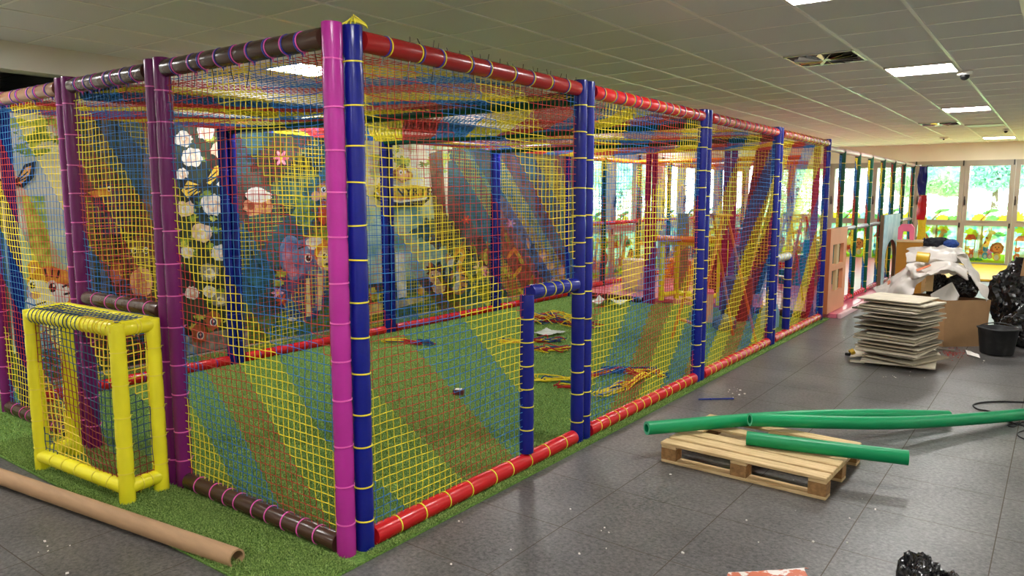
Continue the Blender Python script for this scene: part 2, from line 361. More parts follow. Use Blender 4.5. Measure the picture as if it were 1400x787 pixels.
# ---- windows: frame, two panes, a printed film on the lower pane
mFRAME = M('window_frame', S(158, 150, 136), .4, .05, 3); mGLASS = glass('window_glass'); mHAND = M('window_handle', S(20, 20, 22), .4)
def film(n, c, c2, t=.65): return M(n, S(*c), .6, .2, 9, c2=S(*c2), transl=t)
fSKY = film('film_teal', (90, 205, 190), (200, 235, 190)); fGRASS = film('film_grass', (225, 225, 70), (165, 205, 70)); fTREE = film('film_tree', (70, 150, 90), (130, 190, 90))
fGIR = film('film_giraffe', (245, 190, 110), (225, 140, 60)); fMANE = film('film_mane', (150, 70, 40), (190, 100, 50)); fTAN = film('film_tan', (250, 200, 120), (240, 170, 90))
fRED = film('film_red', (225, 90, 60), (240, 130, 90)); fWHITE = film('film_white', (245, 240, 235), (230, 225, 220)); fBLUEF = film('film_blue', (60, 150, 220), (120, 190, 235))
fPINK = film('film_pink', (240, 150, 190), (220, 110, 150)); fBRN = film('film_brown', (150, 110, 70), (190, 150, 100)); fDK = film('film_dark', (30, 40, 40), (50, 70, 60)); fYT = film('film_yellow_tree', (235, 215, 50), (200, 200, 60))
class Art:
    """flat printed picture: shapes laid on a wall through a mapping (a, b) -> point"""
    def __init__(s, f, nrm): s.f = f; s.n = Vector(nrm); s.k = 0; s.mb = MB(); s.mats = []
    def _m(s, mat):
        if mat not in s.mats: s.mats.append(mat)
        return s.mats.index(mat)
    def poly(s, pts, mat):
        s.k += 1; d = s.n * (.0012 + .00005 * s.k)
        P = [s.f(*p) + d for p in pts]; c = sum(P, Vector()) / len(P); n = len(P)
        s.mb.add(P + [c], [(i, (i + 1) % n, n) for i in range(n)], s._m(mat))
    def ell(s, x, y, rx, ry, mat, rot=0.0, n=22, a0=0, a1=360):
        c, q = math.cos(rot), math.sin(rot)
        s.poly([(x + rx * math.cos(t) * c - ry * math.sin(t) * q, y + rx * math.cos(t) * q + ry * math.sin(t) * c) for t in (math.radians(a0 + (a1 - a0) * i / n) for i in range(n + (0 if a1 - a0 == 360 else 1)))], mat)
    def rag(s, x, y, rx, ry, mat, am=.3, n=26, seed=0):
        rg = random.Random(seed + int(x * 13 + y * 7)); P = []
        for i in range(n):
            t = 2 * PI * i / n; q = 1 + am * (rg.random() - .5) * 2
            P.append((x + rx * q * math.cos(t), y + ry * q * math.sin(t)))
        s.poly(P, mat)
    def line(s, pts, w, mat):
        for (a, b) in zip(pts[:-1], pts[1:]):
            d = Vector((b[0] - a[0], b[1] - a[1])); d = d.normalized() if d.length else Vector((1, 0)); q = Vector((-d.y, d.x)) * w / 2
            s.poly([(a[0] + q.x, a[1] + q.y), (b[0] + q.x, b[1] + q.y), (b[0] - q.x, b[1] - q.y), (a[0] - q.x, a[1] - q.y)], mat)
    def flush(s, name, parent, **kw):
        if not s.mb.f: return None
        o = s.mb.build(name, s.mats, parent, **kw); s.mb = MB(); s.mats = []; return o
def window(k, o, d, nrm, w):
    o, d, nrm = Vector(o), Vector(d), Vector(nrm)
    def bx(mb, a0, a1, z0, z1, t, off=0.0):
        P = [o + d * a0 + nrm * (off - t / 2) + ZZ * z0, o + d * a1 + nrm * (off - t / 2) + ZZ * z0, o + d * a1 + nrm * (off - t / 2) + ZZ * z1, o + d * a0 + nrm * (off - t / 2) + ZZ * z1]
        mb.prism(P, nrm * t)
    fr = MB(); e = .066
    bx(fr, 0, e, 0, 2.4, .1); bx(fr, w - e, w, 0, 2.4, .1)
    for z0, z1 in ((0, .06), (.9, 1.0), (2.3, 2.4)): bx(fr, e, w - e, z0, z1, .1)
    bx(fr, w - e - .028, w - e, 1.0, 2.3, .13); bx(fr, e, e + .028, 1.0, 2.3, .13); bx(fr, e + .028, w - e - .028, 1.0, 1.03, .13); bx(fr, e + .028, w - e - .028, 2.27, 2.3, .13)
    wn = struct('window_%d' % k, fr, mFRAME)
    for z0, z1 in ((.06, .9), (1.0, 2.3)):
        p = MB(); bx(p, e, w - e, z0, z1, .006); p.build('window_pane', mGLASS, wn)
    h = MB(); bx(h, .02, .05, 1.38, 1.5, .02, .07); bx(h, .025, .045, 1.44, 1.58, .02, .09); bx(h, w - .05, w - .02, .86, .97, .02, .06); bx(h, w - .04, w - .015, 2.28, 2.4, .03, .07); h.build('window_handle', mHAND, wn)
    rg = random.Random(k * 5 + 1); A = Art(lambda a, b: o + d * a + ZZ * b + nrm * .006, nrm)
    l, r_ = e + .004, w - e - .004
    A.poly([(l, .06), (r_, .06), (r_, .9), (l, .9)], fSKY)
    for i in range(9):
        A.rag(rg.uniform(l + .1, r_ - .1), rg.uniform(.6, .82), rg.uniform(.06, .12), rg.uniform(.05, .08), rg.choice([fTREE, fYT, fGRASS, fSKY]), .3, seed=k + i)
    x = rg.uniform(l + .2, l + .32); A.poly([(x, .25), (x + .05, .25), (x + .08, .9), (x + .02, .9)], fWHITE); A.poly([(x + .05, .25), (x + .14, .25), (x + .11, .9), (x + .08, .9)], fBRN)
    A.poly([(l, .06), (r_, .06), (r_, .26), ((l + r_) / 2, .3), (l, .25)], fGRASS); A.poly([(l, .06), (r_, .06), (r_, .12), (l, .14)], fYT)
    for i in range(5): A.rag(l + .07 + i * .07, .13, .05, .04, fTREE, .3, seed=i)
    hx = l + .14; A.poly([(hx - .13, .58), (hx + .13, .58), (hx + .06, .7), (hx - .06, .7)], fRED); A.line([(hx - .09, .28), (hx - .09, .58)], .022, fBRN); A.line([(hx + .09, .28), (hx + .09, .58)], .022, fBRN); A.line([(hx - .09, .42), (hx + .09, .42)], .016, fBRN)
    gx = rg.uniform(l + .4, r_ - .32)                                             # giraffe
    A.poly([(gx - .1, .24), (gx + .08, .24), (gx + .07, .42), (gx + .13, .72), (gx + .05, .74), (gx - .05, .46)], fGIR); A.ell(gx + .12, .76, .075, .045, fGIR, -.3); A.line([(gx + .06, .78), (gx + .05, .85)], .02, fGIR); A.line([(gx + .1, .79), (gx + .1, .86)], .02, fGIR); A.ell(gx + .0, .78, .04, .016, fTAN, .5)
    for i in range(6): A.ell(gx + rg.uniform(-.04, .06), rg.uniform(.3, .66), .018, .022, fMANE)
    cs = [fTAN, fRED, fWHITE, fGIR, fBLUEF, fPINK]
    for i in range(6):
        ax = l + .08 + i * (w - .42) / 6; cc = cs[(i + k) % 6]; q = rg.uniform(.85, 1.15)
        A.ell(ax, .22, .055 * q, .075 * q, cc); A.ell(ax, .33 * q, .055, .052, cc); A.ell(ax - .035, .33 * q + .05, .018, .022, cc); A.ell(ax + .035, .33 * q + .05, .018, .022, cc); A.ell(ax - .018, .335 * q, .008, .01, fDK); A.ell(ax + .018, .335 * q, .008, .01, fDK); A.ell(ax, .2, .03, .045, fWHITE)
    lx = r_ - .16                                                                 # lion
    A.rag(lx, .4, .135, .14, fMANE, .1, seed=k); A.ell(lx, .4, .09, .088, fTAN); A.ell(lx, .2, .085, .09, fTAN); A.ell(lx - .03, .42, .012, .014, fDK); A.ell(lx + .03, .42, .012, .014, fDK); A.ell(lx, .38, .02, .014, fMANE); A.ell(lx, .19, .045, .06, fWHITE)
    for i in range(4): A.rag(l + .04 + i * .24, 1.06, .13, rg.uniform(.06, .16), [fTREE, fYT, fSKY, fYT][(i + k) % 4], .25, seed=k + i)
    A.line([(l + .3, 1.02), (l + .38, 1.12), (l + .48, 1.24)], .035, fBRN); A.ell(l + .52, 1.25, .13, .035, fTREE, .15); A.ell(l + .4, 1.2, .07, .03, fTREE, .1)
    A.flush('printed_film', wn)
    return wn
k = 1
x = -2.875 - .975 * 4
while x < 4.0: window(k, (x, 20.25, 0), (1, 0, 0), (0, -1, 0), .97); x += .975; k += 1
y = 10.44
while y < 20.0: window(k, (-6.97, y, 0), (0, 1, 0), (1, 0, 0), 1.08); y += 1.083; k += 1

# ---- outdoors
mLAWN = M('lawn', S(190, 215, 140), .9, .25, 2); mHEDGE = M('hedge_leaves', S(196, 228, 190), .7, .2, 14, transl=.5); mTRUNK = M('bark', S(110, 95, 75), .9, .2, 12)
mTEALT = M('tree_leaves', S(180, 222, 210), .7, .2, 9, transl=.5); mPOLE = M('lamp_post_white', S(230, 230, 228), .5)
gd = MB(); gd.add([(-40, 20.4, -.06), (30, 20.4, -.06), (30, 60, -.06), (-40, 60, -.06)], [(0, 1, 2, 3)]); gd.add([(-40, 10.5, -.06), (-7.1, 10.5, -.06), (-7.1, 20.4, -.06), (-40, 20.4, -.06)], [(0, 1, 2, 3)]); struct('ground', gd, mLAWN)
def leaves(c, rad, n, size, seed, lobes=7):
    rg = np.random.default_rng(seed); mb = MB(); L = [(rg.normal(0, .45, 3) * rad, rg.uniform(.35, .6)) for _ in range(lobes)]
    for i in range(n):
        o, q = L[i % lobes]; dv = rg.normal(0, 1, 3); dv /= np.linalg.norm(dv); p = np.array(c) + o + dv * np.array(rad) * q * rg.uniform(.75, 1.05)
        a = rg.normal(0, 1, 3); a *= size / np.linalg.norm(a); b = rg.normal(0, 1, 3); b *= size * .6 / np.linalg.norm(b)
        if p[2] < 0: p[2] = abs(p[2])
        mb.add([p - a, p + b, p + a, p - b], [(0, 1, 2, 3)])
    return mb
def tree(c, rad, h, mat, seed, label):
    t = thing('garden_tree', label, 'tree', (c[0], c[1], -.06), 'trees in the garden outside the windows')
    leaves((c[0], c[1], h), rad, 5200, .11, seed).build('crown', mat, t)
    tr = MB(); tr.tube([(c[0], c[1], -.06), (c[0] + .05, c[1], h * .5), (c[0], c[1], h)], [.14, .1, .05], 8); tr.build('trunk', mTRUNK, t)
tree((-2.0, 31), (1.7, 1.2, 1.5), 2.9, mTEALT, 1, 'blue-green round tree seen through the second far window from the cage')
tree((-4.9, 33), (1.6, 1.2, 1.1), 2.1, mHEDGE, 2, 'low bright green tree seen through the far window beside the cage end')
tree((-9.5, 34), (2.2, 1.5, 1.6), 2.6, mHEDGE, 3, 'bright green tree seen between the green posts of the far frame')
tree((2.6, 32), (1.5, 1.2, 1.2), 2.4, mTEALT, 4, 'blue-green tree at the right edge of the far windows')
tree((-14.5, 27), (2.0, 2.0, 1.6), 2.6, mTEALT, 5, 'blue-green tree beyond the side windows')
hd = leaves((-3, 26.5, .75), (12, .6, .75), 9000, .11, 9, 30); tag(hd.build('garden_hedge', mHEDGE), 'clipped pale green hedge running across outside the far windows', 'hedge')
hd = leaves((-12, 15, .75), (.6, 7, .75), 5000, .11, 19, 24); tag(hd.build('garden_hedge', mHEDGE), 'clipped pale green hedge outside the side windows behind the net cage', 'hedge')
pl = MB(); pl.tube([(-1.35, 29, -.06), (-1.35, 29, 4.5)], .07, 10); pl.tube([(-1.35, 29, -.06), (-1.35, 29, .1)], .12, 10); tag(pl.build('lamp_post', mPOLE), 'thin white post standing in the garden in front of the blue-green tree', 'post')

# ---- ceiling fittings
mDIFF = emis('lamp_diffuser', (1, .985, .96), 62.0); mOFF = M('lamp_diffuser_off', S(205, 215, 220), .4, .03); mLFR = M('lamp_frame', S(225, 222, 212), .4, .03)
def ceiling_light(x, y, label, on=True):
    t = thing('ceiling_light', label, 'ceiling light', (x, y, CZ - .02), 'square ceiling panel lights')
    fr = MB(); a = .285
    for sx, sy, dx, dy in ((1, 0, .016, .57), (-1, 0, .016, .57), (0, 1, .57, .016), (0, -1, .57, .016)): fr.box((x + sx * (a - .008), y + sy * (a - .008), CZ - .009), (dx, dy, .017), .002)
    fr.build('lamp_frame', mLFR, t)
    d = MB(); d.box((x, y, CZ - .008), (.54, .54, .008)); d.build('diffuser', mDIFF if on else mOFF, t)
LX = TX - TS / 2; LX2 = TX - TS * 8.5
ceiling_light(LX, 4.675, 'lit ceiling panel cut off by the top edge, above the pallet')
ceiling_light(LX, 8.19, 'lit square ceiling panel with the white dome camera at its corner')
ceiling_light(LX, 12.25, 'lit ceiling panel just before the unlit one, right of the far air vent')
ceiling_light(LX, 15.3, 'unlit pale ceiling panel between two lit ones near the far windows', False)
ceiling_light(LX, 18.65, 'lit ceiling panel closest to the far window wall')
ceiling_light(LX2, 4.70, 'lit ceiling panel shining through the roof net behind the magenta corner post')
ceiling_light(LX2, 8.25, 'lit ceiling panel shining through the roof net left of the first blue post pair')
ceiling_light(LX2, 11.8, 'lit ceiling panel seen through nets above the far end of the cage')
ceiling_light(LX2, 15.1, 'lit ceiling panel seen beyond the cage end, over the far green frame')
for xx in (LX, LX2, 3.5):
    for yy in (1.1, -2.4): ceiling_light(xx, yy, 'lit ceiling panel over the near part of the hall')
for yy in (4.7, 8.2, 12.2, 18.6): ceiling_light(3.5, yy, 'lit ceiling panel in the row along the right wall')
mCHROME = M('vent_metal', S(225, 225, 222), .22, .1, 8, metal=1.0); mVDK = M('vent_dark', S(30, 28, 28), .5)
def vent(x, y, label):
    t = thing('air_vent', label, 'air vent', (x, y, CZ - .02), 'square metal ceiling air vents')
    b = MB(); b.box((x, y, CZ - .004), (.56, .56, .004)); b.build('vent_backing', mVDK, t)
    fr = MB()
    for k_ in range(16):                                                            # swirl of angled blades
        th = 2 * PI * k_ / 16; R = Matrix.Rotation(th, 3, 'Z') @ Matrix.Rotation(.75, 3, 'X')
        fr.box(Vector((x, y, CZ - .016)) + Matrix.Rotation(th, 3, 'Z') @ Vector((.155, 0, 0)), (.21, .032, .003), 0, R)
    fr.box((x, y, CZ - .018), (.08, .08, .012), .003); fr.build('blades', mCHROME, t)
    f2 = MB()
    for sx, sy, dx, dy in ((1, 0, .02, .57), (-1, 0, .02, .57), (0, 1, .57, .02), (0, -1, .57, .02)): f2.box((x + sx * .275, y + sy * .275, CZ - .008), (dx, dy, .014), .002)
    f2.build('vent_frame', mCHROME, t)
vent(TX - TS * 1.5, 7.04, 'square swirl air vent in the ceiling, nearer and larger one'); vent(TX - TS * 1.5, 14.5, 'square swirl air vent in the ceiling, far one near the window wall')
mWPL = M('white_plastic', S(235, 233, 228), .35, .03)
def dome(x, y, r, label):
    t = thing('dome_camera', label, 'camera', (x, y, CZ - .07))
    b = MB(); b.tube([(x, y, CZ - .005), (x, y, CZ - .04)], [r, r * .95], 20); b.build('camera_base', mWPL, t)
    d = MB(); d.ball((x, y, CZ - .045), r * .62, 2); d.build('lens_dome', mHAND, t)
dome(-.87, 8.6, .07, 'white dome camera on the ceiling beside a lit panel'); dome(-.95, 16.4, .05, 'small dark dome sensor on the ceiling near the last lit panel')
t = thing('smoke_detector', 'round white smoke detector on the ceiling before the far window wall', 'smoke detector', (-2.1, 17.9, CZ - .05))
b = MB(); b.tube([(-2.1, 17.9, CZ - .004), (-2.1, 17.9, CZ - .025), (-2.1, 17.9, CZ - .05)], [.09, .085, .05], 18); b.build('detector_body', mWPL, t)
b = MB(); b.ball((-2.1, 17.85, CZ - .05), .02, 1); b.build('detector_lens', mHAND, t)

# ================================================================== TURF
mTURF = M('turf', S(72, 112, 38), .9, .25, 110, bump=.8, bs=200, c2=S(128, 168, 74), det=5); mBLADE = M('turf_blade', S(92, 138, 46), .6, .4, 130, c2=S(186, 214, 124), transl=.25, ramp=(.38, .62))
tb = MB(); tb.box((-4.6, 5.9, .006), (4.5, 8.46, .012), .002)
turf = tb.build('artificial_turf', mTURF); tag(turf, 'green artificial turf laid under the net cage', 'artificial turf', kind='stuff')
n = 520000; Q = np.stack([RNG.uniform(-6.84, -2.353, n), RNG.uniform(1.675, 10.12, n)], 1)
dist = np.hypot(Q[:, 0] + .4, Q[:, 1]); dist = np.hypot(Q[:, 0], Q[:, 1]); Q = Q[RNG.random(n) < np.clip((3.2 / dist) ** 2, 0, 1)]
ex = np.concatenate([np.stack([RNG.uniform(-5.4, -2.353, 60000), RNG.uniform(1.675, 2.3, 60000)], 1), np.stack([RNG.uniform(-2.52, -2.352, 26000), RNG.uniform(1.7, 6.2, 26000)], 1)]); Q = np.concatenate([Q, ex]); n = len(Q)
X_, Y_ = Q[:, 0], Q[:, 1]
ok = ~((np.abs(X_ + 2.44) < .05) & (Y_ > 2.05)) & ~((np.abs(Y_ - 2.09) < .05) & ((X_ > -3.85) | (X_ < -4.8))) & ~((np.abs(X_ + 6.25) < .05) & (Y_ > 2.15)) & (np.abs(Y_ - 9.97) > .05)
for gx, gy in ((-3.815, 1.79), (-4.70, 1.735), (-4.80, 1.955), (-3.84, 1.985), (-3.875, 2.09), (-4.84, 2.09)): ok &= np.hypot(X_ - gx, Y_ - gy) > .05
Q = Q[ok]; n = len(Q)
hh = RNG.uniform(.012, .024, n); th = RNG.uniform(0, 6.283, n); ln = RNG.normal(0, .011, (n, 2)); wd = .0016 * (1 + .25 * np.hypot(Q[:, 0], Q[:, 1]))
base = np.concatenate([Q, np.full((n, 1), .011)], 1); sd = np.stack([np.cos(th) * wd, np.sin(th) * wd, np.zeros(n)], 1)
V = np.stack([base - sd, base + sd, base + np.concatenate([ln, hh[:, None]], 1)], 1).reshape(-1, 3)
me = bpy.data.meshes.new('turf_pile'); me.vertices.add(n * 3); me.vertices.foreach_set('co', V.astype(np.float32).ravel()); me.loops.add(n * 3); me.loops.foreach_set('vertex_index', np.arange(n * 3, dtype=np.int32)); me.polygons.add(n); me.polygons.foreach_set('loop_start', np.arange(n, dtype=np.int32) * 3); me.materials.append(mBLADE); me.update(calc_edges=True)
o = link('turf_pile', me, turf); o['kind'] = 'stuff'

# ================================================================== THE CAGE
XA, XB, YA, YB = -2.44, -6.25, 2.09, 9.97
GR_ = 'net panels along the right side of the cage'; GL_ = 'net panels along the near end of the cage'; GB_ = 'net panels along the far long side of the cage'; GE_ = 'net panels across the far end of the cage'
def entry(y0, y1, z, post_y, rail_m):
    def fn(t):
        pad('entrance_post', t, (XA, post_y, .1), (XA, post_y, z - .01), .042, mBLUE, 6, mTYEL, ang=0)
        pad('entrance_rail', t, (XA, y0, z), (XA, y1, z), .044, rail_m, 4, mTYEL, ang=0)
    return fn
t, tr = bay('cage_section', 'net panel with dark red top rail and low blue entrance beside the blue corner post', (XA, 2.18), (XA, 4.01), mBLUE, mRED, mTYEL, 1, 1, GR_, sgn=1, off=4, keep=lambda P: ~((P[:, 1] > 3.43) & (P[:, 2] < 1.06)), extra=entry(3.47, 3.965, 1.045, 3.446, mBLUE), nt=13, rt=9, topm=mDRED, ttop=mTBLUE)
tails(tr, [(XA + random.uniform(-.03, .02), 2.35 + .16 * i, 2.21) for i in range(11)])
stubs(tr, [(XA + random.uniform(-.01, .01), 2.5 + .075 * i + random.uniform(-.02, .02), 2.286) for i in range(20)])
b_ = MB()
for i in range(4): b_.tube([(XA - .04 + .02 * i, 2.15 + .01 * i, 2.302), (XA - .02 + .01 * i, 2.18, 2.325 + .006 * i), (XA + .01, 2.21 + .012 * i, 2.318), (XA + .03 - .01 * i, 2.235 + .01 * i, 2.306)], .0035, 6)
b_.build('cord_end', mTYEL, t)
t, tr = bay('cage_section', 'second net panel along the right side, between the two blue post pairs', (XA, 4.10), (XA, 5.95), mBLUE, mRED, mTYEL, 2, 2, GR_, sgn=-1, off=6, nt=13, rt=13, ttop=mTBLUE)
tails(tr, [(XA, 4.3 + .2 * i, 2.21) for i in range(8)])
bay('cage_section', 'third net panel along the right side, in front of the orange stepladder', (XA, 6.04), (XA, 7.91), mBLUE, mRED, mTYEL, 3, 3, GR_, sgn=-1, off=-8, bw=9, order=(2, 1, 0), nt=12, rt=13, ttop=mTBLUE)
bay('cage_section', 'last net panel along the right side, with the low far entrance by the peach board', (XA, 8.00), (XA, 9.97), mBLUE, mRED, mTYEL, 4, 4, GR_, sgn=-1, off=3, order=(2, 1, 0), keep=lambda P: ~((P[:, 1] < 8.54) & (P[:, 2] < .95)), extra=entry(8.045, 8.48, .93, 8.52, mGREYV), nt=11, rt=11, topm=mDRED)
# near end (brown rails)
t, tr = bay('cage_section', 'net panel with the bright magenta corner post and brown rails', (-3.785, YA), (-2.462, YA), (mPURP, mPINK), mBRN, mTPINK, 5, 5, GL_, sgn=1, off=-2, bw=9, order=(1, 0, 2), nt=12, rt=9, ttop=mTBLUE, ang=-PI / 2)
tails(tr, [(-3.6 + .15 * i, YA - .02, 2.2) for i in range(8)])
def crossbar(t): pad('cross_rail', t, (-4.79, YA, .975), (-3.925, YA, .975), .044, mBRN, 5, mTPINK, ang=-PI / 2)
t, tr = bay('cage_section', 'narrow net panel above the yellow goal, between two purple posts', (-4.84, YA), (-3.875, YA), mPURP, mBRN, mTPINK, 6, 6, GL_, sgn=1, off=-11, order=(1, 0, 2), keep=lambda P: P[:, 2] > .985, extra=crossbar, nt=12, rt=7, ttop=mTBLUE, lowrail=False, ang=-PI / 2)
tails(tr, [(-4.7 + .2 * i, YA - .02, 2.2) for i in range(4)])
bay('cage_section', 'net panel with tan top rail left of the yellow goal', (-6.2, YA), (-4.93, YA), mPURP, mBRN, mTPINK, 7, 7, GL_, sgn=1, off=4, bw=9, nt=11, rt=8, topm=mTAN, ttop=mTBLUE, ang=-PI / 2)
# far long side (red rails, blue posts) in front of the painted wall
bl = ['with painted roses behind', 'with the painted elephant behind', 'with painted tiger cubs behind', 'beside the crimson posts']
for i, (a, b) in enumerate(((2.23, 3.985), (4.075, 6.0), (6.09, 8.03), (8.12, 9.93))):
    bay('cage_section', 'blue-posted net panel on the far long side, ' + bl[i], (XB, a), (XB, b), mBLUE, mRED, mTBLUE, 8 + i, 8 + i, GB_, sgn=(1, -1, 1, 1)[i], off=(3, 12, 9, 2)[i], bw=10, order=((0, 1, 2), (1, 2, 0), (2, 0, 1), (0, 1, 2))[i], nt=8, rt=9, keep=(lambda P: (P[:, 1] > 2.74) & (P[:, 1] < 3.5)) if i == 0 else None)
# far end
def crossbar2(t): pad('cross_rail', t, (-4.74, YB, .98), (-3.76, YB, .98), .044, mORV, 4, mTYEL)
bay('cage_section', 'crimson-posted net panel at the far end, nearest the right side', (-3.625, YB), (-2.56, YB), mMAG, mBRN, mTPINK, 12, 12, GE_, sgn=-1, off=5, nt=7, rt=5, topm=mORV)
bay('cage_section', 'crimson-posted net panel at the far end, over the far yellow goal', (-4.795, YB), (-3.725, YB), mMAG, mBRN, mTPINK, 13, 13, GE_, sgn=1, off=0, keep=lambda P: P[:, 2] > .99, extra=crossbar2, nt=7, rt=5, topm=mORV, lowrail=False)
bay('cage_section', 'crimson-posted net panel at the far end, next to the far long side', (-6.13, YB), (-4.895, YB), mMAG, mBRN, mTPINK, 14, 14, GE_, sgn=1, off=14, nt=7, rt=5, topm=mORV)
# roof: green cross rails and sagging roof nets
for i, y in enumerate((4.055, 5.995, 7.955)):
    tag(pad('roof_rail', None, (XB + .05, y, 2.2), (XA - .05, y, 2.2), .045, mDGRN, 0), ('first', 'second', 'third')[i] + ' green rail across the cage roof, counted from the magenta post', 'rail', 'green roof rails')
ys = (2.14, 4.015, 4.095, 5.955, 6.035, 7.915, 7.995, 9.92)
for i in range(4):
    y0, y1 = ys[2 * i], ys[2 * i + 1]
    nt_ = net(None, (XB + .05, y0, 2.2), (0, 1, 0), (1, 0, 0), y1 - y0, XA - XB - .1, sgn=(-1, 1, -1, 1)[i], off=(4, 0, 9, 3)[i], bw=10, sag=.025, wav=.012, seed=30 + i, name='roof_net', r=.0016, order=(0, 1, 2), keep=None)
    tag(nt_, 'striped roof net sagging over the ' + ('first', 'second', 'third', 'last')[i] + ' bay behind the magenta post', 'net', 'roof nets of the cage')

# ---- the goals: padded yellow box frames with their own slack net
gN = [M('goal_cord_navy', S(14, 62, 110), .6, .1, 30), M('goal_cord_yellow', S(240, 212, 60), .6, .1, 30), M('goal_cord_red', S(140, 30, 30), .6, .1, 30)]
def goal(P, h, label, ties=True, seed=0, zb=.0125):
    """P: four floor points (front right, front left, back left, back right); front faces away from the cage"""
    P = [Vector((*p, 0)) for p in P]; c = sum(P, Vector()) / 4
    t = thing('goal', label, 'goal', c, 'yellow padded goals'); r = .04
    for p in P: pad('post', t, p + ZZ * zb, p + ZZ * h, r, mYEL, 5 if ties else 0, mTYEL, ang=-PI / 2)
    for nm, a, b, z in (('top_bar', 0, 1, h - .03), ('side_bar', 0, 3, h - .03), ('side_bar', 1, 2, h - .03), ('rear_bar', 2, 3, h - .03), ('bottom_bar', 0, 1, .08 + zb), ('side_bar', 0, 3, .08 + zb), ('side_bar', 1, 2, .08 + zb)):
        d = (P[b] - P[a]).normalized(); pad(nm, t, P[a] + d * r * .4 + ZZ * z, P[b] - d * r * .4 + ZZ * z, r * .98, mYEL, (5 if a == 0 and b == 1 else 2) if ties else 0, mTYEL, ang=-PI / 2)
    def pl(a, b, z0, z1, sd, **kw):
        d = (P[b] - P[a]); L = d.length; d = d / L; nn = d.cross(ZZ)
        net(t, P[a] + ZZ * z0 + nn * kw.pop('sh', .0), d, (0, 0, 1), L, z1 - z0, mats=gN, r=.0026, wav=.014, seed=sd, **kw)
    pl(1, 0, .1, h - .05, 41 + seed, sgn=1, off=22, bw=9, order=(1, 2, 0)); pl(0, 3, .05, h - .08, 42 + seed, sgn=1, off=0, bw=7, order=(2, 0, 1)); pl(2, 1, .1, h - .05, 43 + seed, sgn=1, off=3, bw=8, order=(1, 2, 0))
    d = (P[0] - P[1]); L = d.length; e = (P[2] - P[1]); l2 = e.length
    net(t, P[1] + ZZ * (h + .006), d / L, e / l2, L, l2, mats=gN, r=.0026, wav=.006, sag=-.02, seed=44 + seed, sgn=0, off=10, bw=100)
    # net lashed over the front top bar
    w = MB(); f0 = P[1] + ZZ * (h - .03); nn = int(L / .042)
    for i in range(nn):
        q = f0 + d / L * (.04 + i * .042); lo = -.06
        ring = [q + (e / l2) * (-(r + .003) * math.cos(a)) + ZZ * ((r + .003) * math.sin(a)) for a in (math.radians(v) for v in range(-60, 200, 26))]
        w.tube(ring, .0026, 5, mi=0 if i < nn * .6 else 1)
    w.build('lashing', gN, t)
goal(((-3.815, 1.79), (-4.70, 1.735), (-4.80, 1.955), (-3.84, 1.985)), .955, 'yellow padded goal with its own net, standing outside the near end of the cage')
goal(((-4.62, 10.42), (-3.86, 10.42), (-3.82, 10.08), (-4.70, 10.08)), .955, 'yellow goal seen through the nets at the far end of the cage', False, 9, .0605)

# ================================================================== THE PAINTED WALL
def wm(n, a, b, ns=7.0, r=.6): return M('picture_' + n, S(*a), r, .3, ns, c2=S(*b), det=6, ramp=(.35, .65))
XW = -6.9
pSKY = wm('sky', (205, 212, 190), (235, 225, 200), 3); pAQUA = wm('aqua', (120, 175, 160), (200, 225, 205), 3); pMIST = wm('mist', (190, 205, 150), (225, 225, 190), 4)
pDK = wm('dark_green', (22, 34, 28), (48, 66, 46), 5); pFOR = wm('forest', (36, 60, 56), (60, 92, 84), 4); pTEAL = wm('teal_trunk', (40, 82, 84), (66, 112, 108), 6); pBRN = wm('dark_brown', (44, 24, 16), (84, 46, 26), 8)
pTRK = wm('trunk', (74, 58, 40), (120, 96, 62), 9); pLEAF = wm('leaf', (70, 110, 40), (150, 170, 60), 14); pLIME = wm('lime', (150, 180, 50), (215, 215, 90), 14); pGRASS = wm('grass', (70, 104, 46), (110, 136, 60), 10)
pROSE = wm('rose', (225, 220, 205), (245, 240, 235), 18); pPEACH = wm('peach', (232, 186, 150), (245, 220, 195), 12); pPINK = wm('pink', (225, 110, 150), (240, 170, 190), 14); pSTONE = wm('stone', (120, 118, 110), (170, 165, 152), 10)
pORG = wm('orange', (226, 130, 34), (245, 180, 70), 12); pBLK = wm('black', (14, 14, 16), (34, 32, 34), 8); pYEL = wm('yellow', (236, 190, 40), (246, 215, 80), 10); pWHT = wm('white', (240, 236, 228), (250, 248, 244), 8)
pELE = wm('elephant', (62, 92, 150), (120, 150, 195), 9); pELED = wm('elephant_dark', (40, 54, 100), (70, 90, 140), 9); pEAR = wm('ear', (160, 110, 150), (200, 150, 180), 9); pMONK = wm('monkey', (150, 78, 40), (190, 110, 62), 10); pMFACE = wm('monkey_face', (226, 150, 110), (240, 180, 140), 10)
pTUSK = wm('tusk', (225, 205, 165), (240, 225, 190), 8); pROCK = wm('rock', (92, 62, 44), (140, 102, 76), 10); pPATH = wm('path', (196, 180, 130), (220, 205, 160), 10); pNAVY = wm('navy', (30, 38, 66), (56, 66, 100), 9); pREDW = wm('red', (190, 50, 30), (226, 90, 50), 9)
mur = MB(); mur.box((XW + .004, 6.15, 1.2), (.006, 8.2, 2.36)); mural = mur.build('wall_picture', pFOR)
tag(mural, 'large painted jungle picture covering the wall behind the net cage', 'wall picture')
A = Art(lambda a, b: onx(a, b, XW + .008), (1, 0, 0))
def quad(x0, x1, mat, t=120, bo=520): A.poly([(x0, t), ((x0 + x1) / 2, t), (x1, t), (x1, bo), ((x0 + x1) / 2, bo), (x0, bo)], mat)
